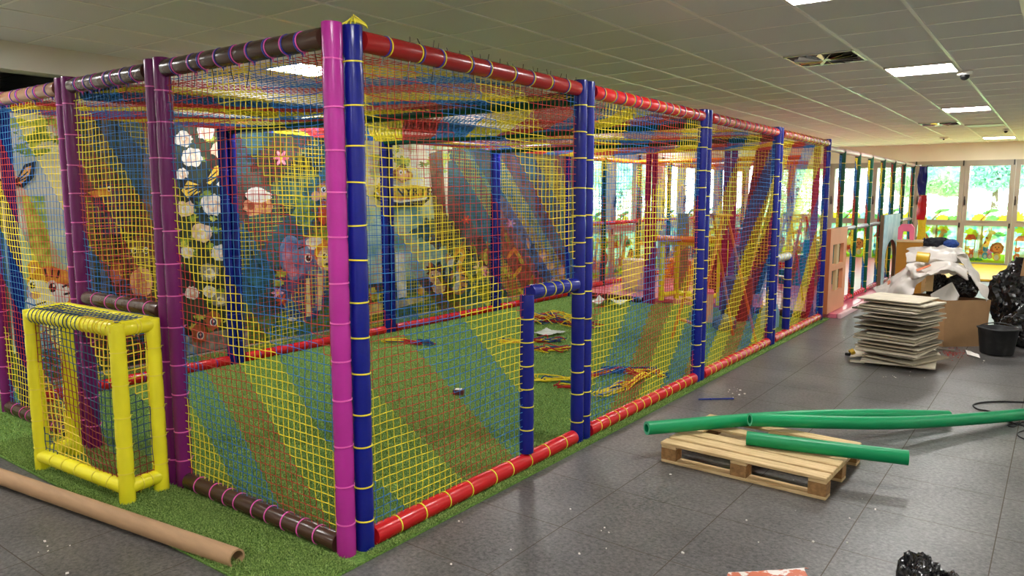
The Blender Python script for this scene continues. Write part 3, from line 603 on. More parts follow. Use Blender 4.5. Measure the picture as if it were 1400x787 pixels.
# pale sky left, dark forest, roses, jungle, misty clearing, dark hills
def clip(x): return onx(x, 267, XW)
def vcol(x0, x1, mat, z0=.03, z1=2.36):
    f = lambda x, z: onx(x, 267 + (CX - CX), XW)
    ya, yb = onx(x0, 267, XW).y, onx(x1, 267, XW).y; A.k += 1; d = .0012 + .00005 * A.k; xx = XW + .008 + d
    A.mb.add([(xx, ya, z0), (xx, yb, z0), (xx, yb, z1), (xx, ya, z1)], [(0, 1, 2, 3)], A._m(mat))
vcol(0, 60, pAQUA); vcol(0, 108, pSKY, 1.3); vcol(60, 108, pMIST, .03, 1.3); vcol(108, 222, pDK); vcol(222, 322, pDK); vcol(322, 470, pFOR); vcol(470, 612, pSKY, 1.3); vcol(470, 612, pAQUA, .5, 1.45); vcol(612, 700, pFOR); vcol(700, 800, pTEAL)
vcol(330, 800, pGRASS, .03, .3); vcol(222, 330, pSTONE, .03, .22); vcol(0, 108, pGRASS, .03, .3)
for i in range(26):                                                                  # leaf masses
    A.rag(random.uniform(0, 100), random.uniform(165, 210), random.uniform(6, 16), random.uniform(4, 9), random.choice([pLIME, pLEAF, pMIST]), .4)
for i in range(20): A.rag(random.uniform(325, 470), random.uniform(190, 420), random.uniform(8, 24), random.uniform(8, 24), random.choice([pFOR, pDK, pLEAF, pTEAL]), .4)
for i in range(16): A.rag(random.uniform(575, 690), random.uniform(205, 400), random.uniform(8, 18), random.uniform(8, 20), random.choice([pFOR, pDK, pTRK, pFOR]), .4)
for i in range(22): A.rag(random.uniform(500, 610), random.uniform(195, 235), random.uniform(5, 14), random.uniform(4, 12), random.choice([pLIME, pLEAF, pMIST]), .45)
for x in (118, 138, 160, 196, 208): A.poly([(x, 150), (x + 9, 150), (x + 13, 440), (x - 2, 440)], random.choice([pTRK, pBRN, pDK]))
for x in (732, 744, 757, 770, 781): A.poly([(x, 205), (x + 8, 205), (x + 8, 305), (x, 310)], pBRN)
A.poly([(30, 268), (60, 268), (72, 372), (46, 372)], pLIME); A.poly([(5, 270), (28, 268), (40, 400), (20, 420)], pAQUA)
A.poly([(586, 210), (604, 205), (612, 330), (596, 330)], pTRK); A.poly([(500, 417), (572, 406), (585, 409), (520, 428), (500, 432)], pPATH); A.poly([(540, 345), (552, 345), (556, 405), (543, 408)], pWHT)
A.poly([(640, 250), (690, 225), (760, 330), (800, 390), (620, 390)], pTEAL); A.poly([(680, 262), (720, 300), (780, 392), (690, 395)], pROCK)
A.flush('painted_scenery', mural)
# roses
for i in range(60):
    x, y = random.uniform(240, 322), random.uniform(165, 450); A.rag(x, y, random.uniform(4, 8), random.uniform(3, 6), random.choice([pLEAF, pLIME, pDK, pLEAF]), .5)
for (x, y, q, mt) in ((262, 215, 14, pROSE), (298, 205, 11, pPEACH), (252, 285, 13, pPEACH), (290, 280, 16, pROSE), (304, 250, 9, pROSE), (275, 318, 14, pPEACH), (255, 345, 9, pROSE), (300, 345, 12, pROSE), (285, 372, 13, pSTONE), (262, 400, 10, pROSE), (300, 410, 11, pSTONE), (285, 398, 9, pROSE), (312, 300, 9, pROSE), (250, 190, 12, pROSE), (280, 180, 12, pROSE), (310, 182, 11, pROSE), (248, 238, 9, pROSE), (312, 226, 10, pPEACH)):
    A.rag(x, y, q, q * .9, mt, .14); A.rag(x + 1, y + 1, q * .55, q * .5, pPEACH if mt is pROSE else pROSE, .18); A.rag(x, y, q * .25, q * .22, mt, .2)
A.flush('painted_roses', mural)
def butterfly(x, y, s, w1, w2, name):
    A.poly([(x, y), (x + 9 * s, y - 17 * s), (x + 19 * s, y - 20 * s), (x + 17 * s, y - 6 * s), (x + 8 * s, y + 3 * s)], pBLK); A.poly([(x, y), (x - 14 * s, y - 6 * s), (x - 21 * s, y + 6 * s), (x - 14 * s, y + 15 * s), (x - 2 * s, y + 9 * s)], pBLK)
    A.poly([(x + 1 * s, y - 2 * s), (x + 9 * s, y - 14 * s), (x + 15 * s, y - 16 * s), (x + 13 * s, y - 7 * s), (x + 6 * s, y)], w1); A.poly([(x - 1 * s, y + 1 * s), (x - 12 * s, y - 3 * s), (x - 17 * s, y + 5 * s), (x - 12 * s, y + 11 * s), (x - 2 * s, y + 6 * s)], w2)
    for i in range(4): A.line([(x - 1 * s, y + 1 * s), (x - (16 - i * 2) * s, y + (1 + i * 3) * s)], 1.1 * s, pBLK)
    for i in range(3): A.line([(x + 1 * s, y - 1 * s), (x + (9 + i * 3) * s, y - (14 - i * 3) * s)], 1.1 * s, pBLK)
    A.ell(x, y, 2 * s, 7 * s, pBLK, .6); A.flush(name, mural)
butterfly(276, 252, 1.7, pYEL, pYEL, 'painted_butterfly')
butterfly(18, 252, 1.6, pORG, pYEL, 'painted_butterfly')
for (x, y) in ((290, 438), (272, 456)):                                             # eyed butterfly wings
    A.rag(x, y, 11, 13, pMONK, .12); A.ell(x + 1, y + 2, 5, 6, pWHT); A.ell(x + 1, y + 2, 3.6, 4.4, pNAVY); A.ell(x + 1, y + 1, 1.4, 1.6, pWHT)
A.flush('painted_butterfly', mural)
def eye(x, y, r): A.ell(x, y, r, r * 1.15, pWHT); A.ell(x + r * .1, y + r * .1, r * .66, r * .8, pBLK); A.ell(x + r * .3, y - r * .25, r * .22, r * .25, pWHT)
# tiger cub
A.ell(46, 368, 9, 13, pORG, -.2); A.ell(46, 369, 5, 8, pMFACE, -.2); A.ell(95, 374, 9, 14, pORG, .3); A.rag(67, 395, 33, 32, pORG, .06); A.rag(52, 402, 16, 20, pWHT, .1); A.rag(80, 403, 15, 17, pWHT, .1); A.rag(54, 412, 20, 14, pWHT, .08)
for (a, b) in (((60, 366), (63, 378)), ((70, 366), (70, 379)), ((80, 369), (77, 380)), ((94, 388), (84, 392)), ((96, 400), (86, 402)), ((40, 380), (46, 384))): A.line([a, b], 3, pBLK)
eye(43, 389, 6); eye(70, 392, 8); A.ell(47, 403, 8, 5, pMFACE); A.line([(34, 413), (46, 417), (62, 412)], 2, pBLK); A.flush('painted_tiger_cub', mural)
# toucan and apes in the dark forest
A.rag(150, 290, 26, 34, pNAVY, .12); A.rag(146, 262, 14, 13, pNAVY, .1); A.poly([(118, 263), (148, 255), (150, 268), (128, 270)], pORG); eye(148, 258, 3); A.flush('painted_toucan', mural)
A.rag(182, 372, 32, 46, pBRN, .1); A.ell(158, 372, 9, 16, pMONK); A.rag(190, 345, 20, 22, pROCK, .1); A.rag(192, 385, 16, 20, pMFACE, .1); eye(182, 342, 4); eye(198, 342, 4); A.line([(182, 358), (192, 362), (202, 357)], 2, pBLK); A.flush('painted_ape', mural)
# hippo with white cap
A.rag(352, 282, 20, 16, pMFACE, .1); A.rag(352, 268, 19, 8, pWHT, .12); A.rag(350, 262, 12, 6, pWHT, .1); A.ell(342, 282, 5, 5, pMONK); A.ell(360, 280, 4, 4, pMONK); A.flush('painted_animal_with_white_cap', mural)
A.poly([(338, 296), (378, 288), (402, 330), (396, 360), (360, 372), (336, 330)], pTEAL)
for i in range(5): A.line([(336 + i * 9, 300 + i * 9), (350 + i * 10, 368 + i * 2)], 2, pTRK)
A.flush('painted_tree_trunk', mural)
# elephant
A.rag(412, 400, 34, 40, pELED, .08); A.ell(398, 352, 17, 31, pELE, -.12); A.ell(397, 354, 12, 24, pEAR, -.12); A.rag(424, 350, 27, 26, pELE, .06); A.poly([(428, 360), (446, 362), (442, 400), (434, 424), (428, 424), (432, 396)], pELE); A.rag(430, 332, 14, 9, pWHT, .1)
eye(420, 352, 5.5); A.line([(406, 340), (416, 336)], 2, pBLK); A.poly([(432, 374), (440, 374), (438, 424), (433, 424)], pTUSK); A.poly([(417, 380), (422, 380), (424, 432), (418, 432)], pTUSK); A.poly([(392, 395), (404, 395), (404, 437), (392, 437)], pELED); A.ell(398, 436, 6, 3, pTUSK); A.flush('painted_elephant', mural)
# lion cub face beside it
A.rag(447, 348, 17, 22, pORG, .12); A.rag(444, 354, 12, 15, pPEACH, .1); eye(442, 350, 4.5); A.ell(446, 362, 4, 3, pBLK); A.flush('painted_lion_cub', mural)
# monkey hanging
A.rag(443, 262, 12, 14, pMONK, .08); A.ell(430, 268, 6, 7, pMFACE); A.rag(446, 266, 9, 10, pMFACE, .08); eye(441, 259, 3.4); eye(450, 259, 3); A.line([(440, 272), (446, 274)], 1.6, pBLK); A.rag(442, 290, 9, 16, pREDW, .15); A.line([(424, 286), (440, 296), (450, 312)], 3, pMONK); A.flush('painted_monkey', mural)
def lily(x, y, r, mt):
    for i in range(6):
        a = i * PI / 3; A.ell(x + r * .55 * math.cos(a), y + r * .55 * math.sin(a), r * .55, r * .22, mt, a)
    A.ell(x, y, r * .2, r * .2, pYEL)
for q in ((383, 216, 10, pPINK), (378, 400, 8, pPINK), (384, 410, 8, pREDW), (655, 365, 9, pPEACH), (660, 372, 7, pPINK), (636, 300, 6, pREDW), (697, 305, 6, pPINK)): lily(*q); A.flush('painted_flower', mural)
for q in ((383, 374), (379, 386), (505, 398), (512, 405)): A.rag(q[0], q[1], 8, 5, pLIME, .35)
A.flush('painted_leaves', mural)
# cubs on the right
A.ell(613, 338, 4, 6, pMONK); A.ell(632, 336, 4, 6, pMONK); A.rag(622, 352, 14, 15, pORG, .08); A.rag(620, 360, 9, 7, pWHT, .1); eye(616, 349, 3); eye(628, 348, 3); A.rag(626, 382, 12, 22, pORG, .08); A.rag(622, 384, 5, 15, pWHT, .1)
for i in range(4): A.line([(630, 368 + i * 8), (638, 370 + i * 8)], 2, pBLK)
A.flush('painted_tiger_cub', mural)
A.ell(587, 362, 3, 4, pMONK); A.ell(600, 366, 4, 5, pMONK); A.rag(593, 378, 9, 9, pPEACH, .1); eye(590, 377, 2.4); eye(597, 378, 2.4); A.rag(598, 392, 9, 9, pTUSK, .1); A.rag(574, 397, 5, 6, pORG, .15); A.flush('painted_leopard_cub', mural)
for i in range(46):
    x = random.uniform(600, 735); y = random.uniform(330, 408); a = random.uniform(-2.4, -.7); mt = random.choice([pLEAF, pLIME, pORG, pLEAF, pYEL, pFOR]) if x > 680 else random.choice([pLEAF, pFOR, pLIME, pDK])
    A.ell(x + 4 * math.cos(a), y + 4 * math.sin(a), 9, 2.6, mt, a)
A.flush('painted_foliage', mural)
for (x, y, q) in ((742, 350, 9), (752, 365, 10), (762, 350, 8), (768, 372, 10), (738, 372, 8), (756, 386, 9), (774, 392, 8), (730, 340, 7)):
    A.rag(x, y, q, q * 1.1, random.choice([pMONK, pROCK, pBRN]), .2); A.rag(x - 1, y - 1, q * .5, q * .5, pMFACE if q > 8 else pROCK, .2)
A.flush('painted_monkey_group', mural)
# the yellow sign with a monkey head
A.poly([(508, 268), (520, 277), (545, 283), (575, 281), (586, 272), (588, 262), (510, 262)], pBLK); A.poly([(510, 262), (514, 252), (588, 254), (588, 262), (580, 273), (545, 277), (522, 273)], pWHT); A.poly([(512, 261), (515, 250), (540, 254), (565, 253), (584, 255), (586, 262), (579, 270), (545, 274), (522, 270)], pYEL); A.poly([(514, 265), (548, 268), (586, 262), (579, 270), (545, 274), (522, 270)], pORG)
A.ell(540, 238, 6, 7, pMONK); A.ell(557, 240, 5.5, 6, pMONK); A.ell(557, 240, 3, 3.6, pMFACE); A.rag(548, 238, 9.5, 12, pMONK, .05); A.rag(548, 240, 8, 10, pMFACE, .05); A.ell(546, 235.5, 2.6, 3.4, pWHT); A.ell(546.3, 236, 1.2, 1.7, pBLK); A.ell(551.5, 235.5, 1.6, 2.4, pWHT); A.line([(543, 245), (547, 248), (553, 246)], 1.6, pBLK); A.ell(549, 227, 4, 3, pBLK)
sign = A.flush('painted_sign', mural); sign['label'] = 'yellow sign with a monkey head and dark letters'
def lettering(txt, x0, y0, size, mat, name, parent, mapf, sx=.85):
    cu = bpy.data.curves.new('lettering', 'FONT'); cu.body = txt; cu.size = 1; cu.offset = .025; ob = bpy.data.objects.new('lettering', cu); COL.objects.link(ob); bpy.context.view_layer.update()
    me = bpy.data.meshes.new_from_object(ob.evaluated_get(bpy.context.evaluated_depsgraph_get())); bpy.data.objects.remove(ob)
    for v in me.vertices: v.co = mapf(x0 + v.co.x * size * sx, y0 - v.co.y * size)
    me.materials.append(mat); return link(name, me, parent)
lettering('P', 512, 262, 13, pBLK, 'sign_lettering', sign, lambda a, b: onx(a, b, XW + .0112 + .00005 * A.k))
lettering('NYRTE', 541, 268, 17, pBLK, 'sign_lettering', sign, lambda a, b: onx(a, b, XW + .0112 + .00005 * A.k), .95)

# ================================================================== LOOSE THINGS ON THE TILES
mWOOD = M('pallet_wood', S(206, 172, 118), .65, .18, 5, stretch=(1.5, 14, 14), bump=.25, bs=30, det=5, c2=S(226, 198, 148)); mBLOCK = M('pallet_block', S(150, 112, 68), .8, .3, 40, bump=.4, bs=120)
mGPIPE = M('foam_tube_green', S(0, 142, 86), .4, .05, 3, spec=.35); mKRAFT = M('cardboard_tube', S(176, 140, 104), .7, .08, 6, stretch=(1, 8, 8)); mCARD = M('cardboard', S(160, 124, 86), .8, .08, 7, bump=.1, bs=40)
mBOARD = M('board_face', S(200, 190, 168), .85, .12, 9); mBAG = M('rubbish_bag', S(14, 14, 16), .22, .2, 6, bump=.25, bs=24, spec=.7); mVINS = M('vinyl_sheet', S(206, 198, 190), .42, .06, 4); mVINO = M('vinyl_sheet_orange', S(214, 130, 96), .45, .1, 5)
mGRIM = M('foam_cut_edge', S(92, 190, 150), .7, .05, 8)
PX, PY, PROT = -1.365, 4.375, Matrix.Rotation(math.radians(-1.6), 3, 'Z')
t = thing('pallet', 'pale wooden pallet lying on the dark tiles under the green foam tubes', 'pallet', (PX, PY, 0))
def pb(nm, c, d, mt, ch=.003): b = MB(); b.box(PROT @ Vector(c) + Vector((PX, PY, 0)), d, ch, PROT); b.build(nm, mt, t)
for yy in (-.32, 0, .32): pb('bottom_board', (0, yy, .009), (.955, .085, .018), mWOOD)
for xx in (-.43, 0, .43):
    for yy in (-.32, 0, .32): pb('block', (xx, yy, .053), (.095, .085, .07), mBLOCK)
    pb('stringer_board', (xx, 0, .0975), (.095, .725, .018), mWOOD)
for yy, wd_ in ((-.325, .085), (-.205, .1), (-.085, .095), (.125, .09), (.315, .09)): pb('deck_board', (0, yy, .1165), (.96, wd_, .019), mWOOD)
def curve(pts, n=24):
    P = [Vector(p) for p in pts]; out = []
    for i in range(n + 1):
        x = i / n * (len(P) - 1); k = min(int(x), len(P) - 2); f_ = x - k
        p0, p1, p2, p3 = P[max(k - 1, 0)], P[k], P[k + 1], P[min(k + 2, len(P) - 1)]
        out.append(.5 * ((2 * p1) + (p2 - p0) * f_ + (2 * p0 - 5 * p1 + 4 * p2 - p3) * f_ * f_ + (3 * p1 - p0 - 3 * p2 + p3) * f_ ** 3))
    return out
def foam(pts, label):
    b = MB(); b.tube(curve(pts), .0415, 24, hole=.026, rim=1); tag(b.build('foam_tube', [mGPIPE, mGRIM]), label, 'foam tube', 'green foam tubes')
foam([onz(884, 585, .185), onz(1022, 573.5, .172), onz(1100, 569, .165), onz(1200, 567, .11), onz(1296, 569, .05)], 'green foam tube poking out furthest left over the pallet corner')
foam([onz(1025, 573, .21), onz(1100, 576, .185), onz(1200, 578, .14), onz(1290, 575, .09), onz(1400, 566, .05), onz(1500, 553, .045)], 'long green foam tube that runs out of the picture on the right')
foam([onz(1021, 598.5, .17), onz(1130, 612, .17), onz(1242, 625.5, .17)], 'short straight green foam tube lying across the pallet')
p0, p1 = onz(0, 651, .044), onz(324, 763, .044); d = (p0 - p1).normalized()
b = MB(); b.tube([p1, (p0 + p1) / 2, p0, p0 + d * 1.2], .042, 28, hole=.033); tag(b.build('cardboard_tube', mKRAFT), 'long brown cardboard tube on the tiles in front of the yellow goal', 'cardboard tube')

# stack of ceiling boards
num = ['topmost', 'second', 'third', 'fourth', 'fifth', 'sixth', 'seventh', 'eighth', 'ninth', 'tenth', 'eleventh', 'twelfth', 'thirteenth', 'fourteenth', 'fifteenth', 'sixteenth', 'seventeenth', 'eighteenth', 'nineteenth', 'twentieth', 'twenty-first', 'twenty-second', 'twenty-third', 'twenty-fourth']
mB2 = M('board_edge', S(158, 148, 126), .9, .18, 12); mB3 = M('board_dark', S(120, 112, 98), .9, .2, 10)
nb = 24; zc = .03; rg = random.Random(5); specs = []
for i in range(nb):
    th_ = rg.choice((.010, .013, .016)); gap = rg.choice((.003, .008, .012, .018)) if i else 0
    zc += gap; specs.append((zc, th_)); zc += th_
sc_ = .63 / zc
for i, (z, th_) in enumerate(specs):
    th_ *= sc_; z = z * sc_ + th_ / 2
    a = math.radians(-14 + rg.uniform(-5, 5)); tl = rg.uniform(-.03, .03)
    w_, d_ = .56, .54
    ox, oy = rg.uniform(-.045, .045), rg.uniform(-.045, .045)
    if i % 5 == 2: d_ *= .85; oy += .05
    if i == 0: w_, d_, ox, oy, a = .62, .5, .03, -.05, a + .35
    if i == 1: w_, d_, ox, oy, a = .5, .6, .08, -.02, a - .2
    if i % 7 == 3: w_ *= .8; ox += .07
    R = Matrix.Rotation(a, 3, 'Z') @ Matrix.Rotation(tl * (.5 if i < 3 else 1), 3, 'X')
    b = MB(); b.box((-1.19 + ox, 7.84 + oy, z), (w_, d_, th_), .003, R)
    tag(b.build('plaster_board', (mBOARD, mB2, mBOARD, mB3)[i % 4] if i not in (nb - 1, nb - 2) else mBOARD), 'off-white ceiling board, %s from the top of the stack' % num[nb - 1 - i] if i < nb - 1 else 'off-white ceiling board on top of the stack by the cardboard box', 'board', 'old ceiling boards stacked in front of the cardboard box')
for (x, y, sx, sy, lab) in ((1172, 494, .13, .04, 'small broken board piece lying at the left foot of the board stack'), (1293, 478, .16, .03, 'dark strip lying right of the board stack')):
    p = onz(x, y, .012); b = MB(); b.box(p, (sx, sy, .018), .002, Matrix.Rotation(rg.uniform(-.3, .3), 3, 'Z')); tag(b.build('board_scrap', mB3 if 'dark' in lab else mBOARD), lab, 'board scrap')
b = MB(); b.prism([onz(x, y, .004) for x, y in ((1172, 470), (1162, 489), (1200, 487), (1243, 497), (1264, 488), (1286, 486), (1272, 472))], (0, 0, .011)); tag(b.build('plaster_board', mBOARD), 'wide broken ceiling board lying flat beneath the whole stack', 'board', 'old ceiling boards stacked in front of the cardboard box')
p = onz(1162, 486, .0); t = thing('tape_roll', 'small yellow and black tape roll left of the board stack', 'tape', p)
b = MB(); b.tube([p + Vector((0, 0, .03)), p + Vector((.03, .02, .05))], .03, 16, hole=.018); b.build('tape', M('tape_yellow', S(205, 165, 40), .5), t); b = MB(); b.box(p + Vector((-.02, 0, .014)), (.05, .03, .028), .004); b.build('tape_cutter', mHAND, t)
mRDUST = M('red_dust', S(165, 60, 50), .9, .3, 30); mWBIT = M('white_crumb', S(235, 230, 222), .8, .05)
b = MB()
for i in range(160):
    p = onz(random.gauss(1302, 9), random.gauss(482, 3), .002); s_ = random.uniform(.003, .012); b.box(p, (s_, s_, .003), 0, Matrix.Rotation(random.random() * 3, 3, 'Z'))
tag(b.build('red_dust', mRDUST), 'scatter of red dust on the tiles right of the board stack', 'dust', kind='stuff')
b = MB()
for i in range(70):
    q = random.choice(((1010, 535, 8, 4), (1215, 510, 30, 6), (1325, 487, 14, 5), (1180, 470, 30, 10), (900, 730, 160, 40), (700, 720, 60, 40), (1150, 700, 60, 30), (60, 740, 30, 20)))
    p = onz(random.gauss(q[0], q[2]), random.gauss(q[1], q[3]), .002)
    if p.x < -2.3 and p.y > 1.7: continue
    s_ = random.uniform(.003, .009); b.box(p + ZZ * s_ * .3, (s_, s_ * random.uniform(.6, 2), s_ * .7), 0, Matrix.Rotation(random.random() * 3, 3, 'Z'))
tag(b.build('white_crumbs', mWBIT), 'white plaster crumbs scattered over the dark tiles', 'crumbs', kind='stuff')
# crumpled paper by the bucket
b = MB(); b.sheet([[onz(1320 + 6 * i, 480 + 2.2 * i - 2, .004 + .02 * (i % 2)) for i in range(4)], [onz(1322 + 6 * i, 484 + 1.8 * i, .01) for i in range(4)]], 12, 4, wrinkle=.006); o = b.build('paper_scrap', mWBIT); solid(o, .002); tag(o, 'crumpled white paper strip on the tiles before the black bucket', 'paper')
# cardboard box
BX = [Vector(p) for p in ((-.93, 8.98, 0), (-.57, 9.28, 0), (-.95, 9.68, 0), (-1.36, 9.32, 0))]; bc = sum(BX, Vector()) / 4
t = thing('cardboard_box', 'big open cardboard box overflowing with rubbish behind the board stack', 'box', bc)
TOPZ = .5; TP = [bc + (p - bc) * 1.06 + ZZ * TOPZ for p in BX]
for i in range(4):
    j = (i + 1) % 4; b = MB(); nn = (BX[j] - BX[i]).cross(ZZ).normalized(); b.prism([BX[i], BX[j], TP[j], TP[i]], -nn * .008); b.build('side', mCARD, t)
b = MB(); b.prism([p + ZZ * .004 for p in BX], ZZ * .006); b.build('bottom', mCARD, t)
def bagat(c, rad, amp, fr, seed, label, name='rubbish_bag', floor=None, mat=None, cr=1.0, cat='rubbish bag', sub=5):
    b = MB(); b.blob(c, rad, amp, fr, seed, sub, 0, floor, cr); tag(b.build(name, mat or mBAG), label, cat); return b
bagat((-.83, 9.36, .61), (.155, .13, .15), .2, 2.0, 3, 'black rubbish bag stuffed in the cardboard box under the grey sheet', floor=.506)
bagat((-1.07, 9.4, .6), (.12, .12, .15), .2, 2.0, 31, 'black rubbish bag at the left inside the cardboard box under the grey sheet', floor=.506)
mFOAM = M('foam_white', S(222, 218, 210), .8, .05)
b = MB(); b.prism([ony(1272, 402, 9.12), ony(1300, 386, 9.18), ony(1310, 404, 9.12), ony(1300, 430, 9.12), ony(1280, 430, 9.12)], (.01, .03, .0)); tag(b.build('foam_sheet', mFOAM), 'white foam offcut standing in the cardboard box', 'foam')
b = MB(); b.prism([ony(1264, 398, 9.16), ony(1275, 398, 9.16), ony(1277, 372, 9.2), ony(1267, 374, 9.2)], (0, .012, 0)); tag(b.build('cardboard_strip', M('cardboard_light', S(205, 170, 118), .8, .06)), 'tan cardboard strip standing in the box beneath the grey sheet', 'cardboard')
# grey vinyl sheet heaped over the box
def R_(l): return [ony(x, y, Y) for x, y, Y in l]
b = MB()
b.sheet([R_([(1242, 342, 9.85), (1262, 338, 9.85), (1290, 336, 9.85), (1317, 342, 9.75)]), R_([(1241, 346, 9.5), (1262, 342, 9.5), (1292, 341, 9.5), (1319, 345, 9.5)]), R_([(1240, 356, 9.3), (1262, 354, 9.28), (1300, 357, 9.28), (1311, 352, 9.4)]), R_([(1243, 360, 9.4), (1262, 359, 9.4), (1300, 361, 9.4), (1318, 362, 9.45)])], 40, 30, wrinkle=.035, seed=1, fr=8)
b.sheet([R_([(1312, 344, 9.6), (1322, 352, 9.6), (1330, 366, 9.6)]), R_([(1309, 353, 9.35), (1326, 366, 9.35), (1340, 386, 9.4)]), R_([(1316, 364, 9.25), (1334, 386, 9.2), (1350, 398, 9.25)]), R_([(1326, 378, 9.22), (1342, 402, 9.16), (1352, 412, 9.2)])], 24, 28, wrinkle=.035, seed=2, fr=8)
b.sheet([R_([(1241, 360, 9.3), (1265, 358, 9.3), (1300, 360, 9.3), (1322, 366, 9.3)]), R_([(1243, 366, 9.12), (1262, 372, 9.06), (1296, 364, 9.1), (1322, 372, 9.15)]), R_([(1246, 378, 9.1), (1258, 381, 9.0), (1290, 370, 9.02), (1324, 381, 9.1)]), R_([(1243, 384, 9.2), (1262, 378, 9.12), (1292, 373, 9.12), (1320, 378, 9.2)])], 44, 26, wrinkle=.045, seed=3, fr=8)
b.sheet([R_([(1240, 360, 9.45), (1254, 362, 9.25), (1270, 370, 9.1)]), R_([(1230, 370, 9.45), (1246, 374, 9.15), (1262, 381, 9.1)]), R_([(1214, 383, 9.45), (1234, 388, 9.1), (1252, 392, 9.06)]), R_([(1192, 397, 9.45), (1214, 407, 9.14), (1240, 408, 9.02)])], 26, 30, wrinkle=.04, seed=4, fr=8)
b.sheet([R_([(1238, 365, 9.42), (1242, 367, 9.34)]), R_([(1221, 379, 9.42), (1225, 381, 9.36)]), R_([(1203, 392, 9.42), (1206, 395, 9.38)])], 3, 12, mi=1, wrinkle=.008, seed=5); b.sheet([R_([(1252, 368, 9.05), (1272, 361, 9.05)]), R_([(1254, 371, 9.03), (1273, 363, 9.03)])], 10, 3, mi=1)
o = b.build('vinyl_sheet', [mVINS, mVINO]); solid(o, .004); tag(o, 'crumpled grey-white vinyl sheet with orange edges heaped over the cardboard box', 'sheet')
b = MB(); p = ony(1262, 352, 9.12); b.tube([p + Vector((-.06, 0, .01)), p + Vector((.06, .0, 0))], .055, 18, hole=.045); tag(b.build('tape_roll', M('tape_amber', S(225, 180, 50), .3)), 'amber adhesive tape roll lying on the grey vinyl sheet', 'tape')
bagat(ony(1282, 332, 9.8), (.15, .12, .07), .2, 2.0, 8, 'dark bundle of clothes on top of the grey vinyl sheet', 'clothes_bundle', mat=M('cloth_black', S(24, 26, 34), .9, .3), cat='clothes', sub=4)
bagat(ony(1300, 333, 9.75), (.08, .1, .05), .2, 2.0, 9, 'blue cloth beside the dark clothes on the grey sheet', 'cloth', mat=M('cloth_blue', S(40, 70, 140), .9, .2), cat='cloth', sub=4)
# ochre board block, pink arch, hanging colours
mOCH = M('ochre_board', S(176, 118, 28), .6, .08, 4); mOCHE = M('board_rim', S(206, 178, 130), .6, .06, 4)
t = thing('ochre_box', 'ochre box with pale rim standing behind the grey sheet', 'box', (-2.0, 13.8, 0)); b = MB(); b.box((-1.98, 13.9, .42), (.4, .5, .84), .004); b.build('box_body', mOCH, t); b = MB(); b.box((-1.98, 13.9, .85), (.42, .52, .025), .003); b.build('box_rim', mOCHE, t)
mPKF = M('foam_pink', S(232, 110, 140), .5, .06, 5); b = MB()
c0 = ony(1243, 331, 14.3); ar = [(-.12, 0), (-.12, .2), (-.07, .26), (.07, .26), (.12, .2), (.12, 0), (.06, 0), (.05, .14), (-.05, .14), (-.06, 0)]
c0.z = .8645; b.prism([Vector((c0.x + x, 13.9, c0.z + z)) for x, z in ar], (0, .1, 0)); tag(b.build('foam_arch', mPKF), 'small pink foam arch standing on the ochre box', 'foam arch')
t = thing('climbing_net', 'hanging strip of blue, red and yellow climbing cloth beside the far window', 'climbing cloth', (-2.36, 17.35, 0))
for z0, z1, mt, sw in ((1.6, 2.2, mBLUE, .0), (1.1, 1.6, mRED, .03), (.62, 1.15, nY, .09), (.3, .75, mBLUE, .05)):
    b = MB(); b.sheet([[Vector((-2.44 + sw * .3 + .02 * math.sin(z * 9 + i), 17.35 + .03 * math.cos(i * 2 + z * 5), z)) + Vector((x_ * (1 + sw * 2), 0, 0)) for i, x_ in enumerate((0, .07, .15))] for z in (z0, (z0 + z1) / 2, z1)], 8, 12, wrinkle=.015, seed=z0); o = b.build('cloth_strip', mt, t); solid(o, .006)
b = MB(); b.tube([(-2.46, 17.35, 2.2), (-2.2, 17.35, 2.2)], .02, 10); b.tube([(-2.4, 17.35, 2.2), (-2.5, 17.1, 2.2)], .015, 8); b.build('hanging_bar', mGREYV, t)
# black bags at the right edge, bucket
bagat((-.27, 10.1, .42), (.34, .25, .45), .2, 1.9, 11, 'tall black rubbish bag at the right edge behind the bucket', floor=.001)
bagat((-.14, 9.5, .2), (.32, .22, .24), .2, 2.1, 13, 'black rubbish bag on the floor right behind the black bucket', floor=.001)
b = MB(); b.prism([ony(1384, 400, 9.9), ony(1390, 400, 9.9), ony(1400, 352, 9.9), ony(1430, 340, 9.9), ony(1430, 372, 9.9), ony(1400, 380, 9.9)], (0, .01, .0)); tag(b.build('cardboard_flap', mCARD), 'folded cardboard piece sticking out of the tall black bag', 'cardboard')
mBUCK = M('bucket_rubber', S(30, 31, 33), .55, .25, 9, c2=S(70, 70, 70), ramp=(.5, .85))
bp = onz(1362, 484, 0); t = thing('bucket', 'black rubber builder\'s bucket smeared with plaster beside the cardboard box', 'bucket', bp)
def ring(r_, z, n=32, sq=.16): return [bp + Vector((r_ * (1 + sq * .5 * math.cos(4 * a)) * math.cos(a), r_ * (1 + sq * .5 * math.cos(4 * a + PI)) * math.sin(a) if 0 else r_ * (1 + sq * .5 * math.cos(4 * a)) * math.sin(a), z)) for a in (2 * PI * i / n for i in range(n))]
b = MB(); prof = [(.0, .006), (.125, .004), (.135, .012), (.165, .26), (.175, .262), (.175, .275), (.158, .275), (.13, .02), (0, .02)]; n = 32
rs = [ring(max(r_, .001), z) for r_, z in prof]; vs_ = [v for r_ in rs for v in r_]; b.add(vs_, [(i * n + k_, i * n + (k_ + 1) % n, (i + 1) * n + (k_ + 1) % n, (i + 1) * n + k_) for i in range(len(prof) - 1) for k_ in range(n)], 0, True); b.build('bucket_body', mBUCK, t)
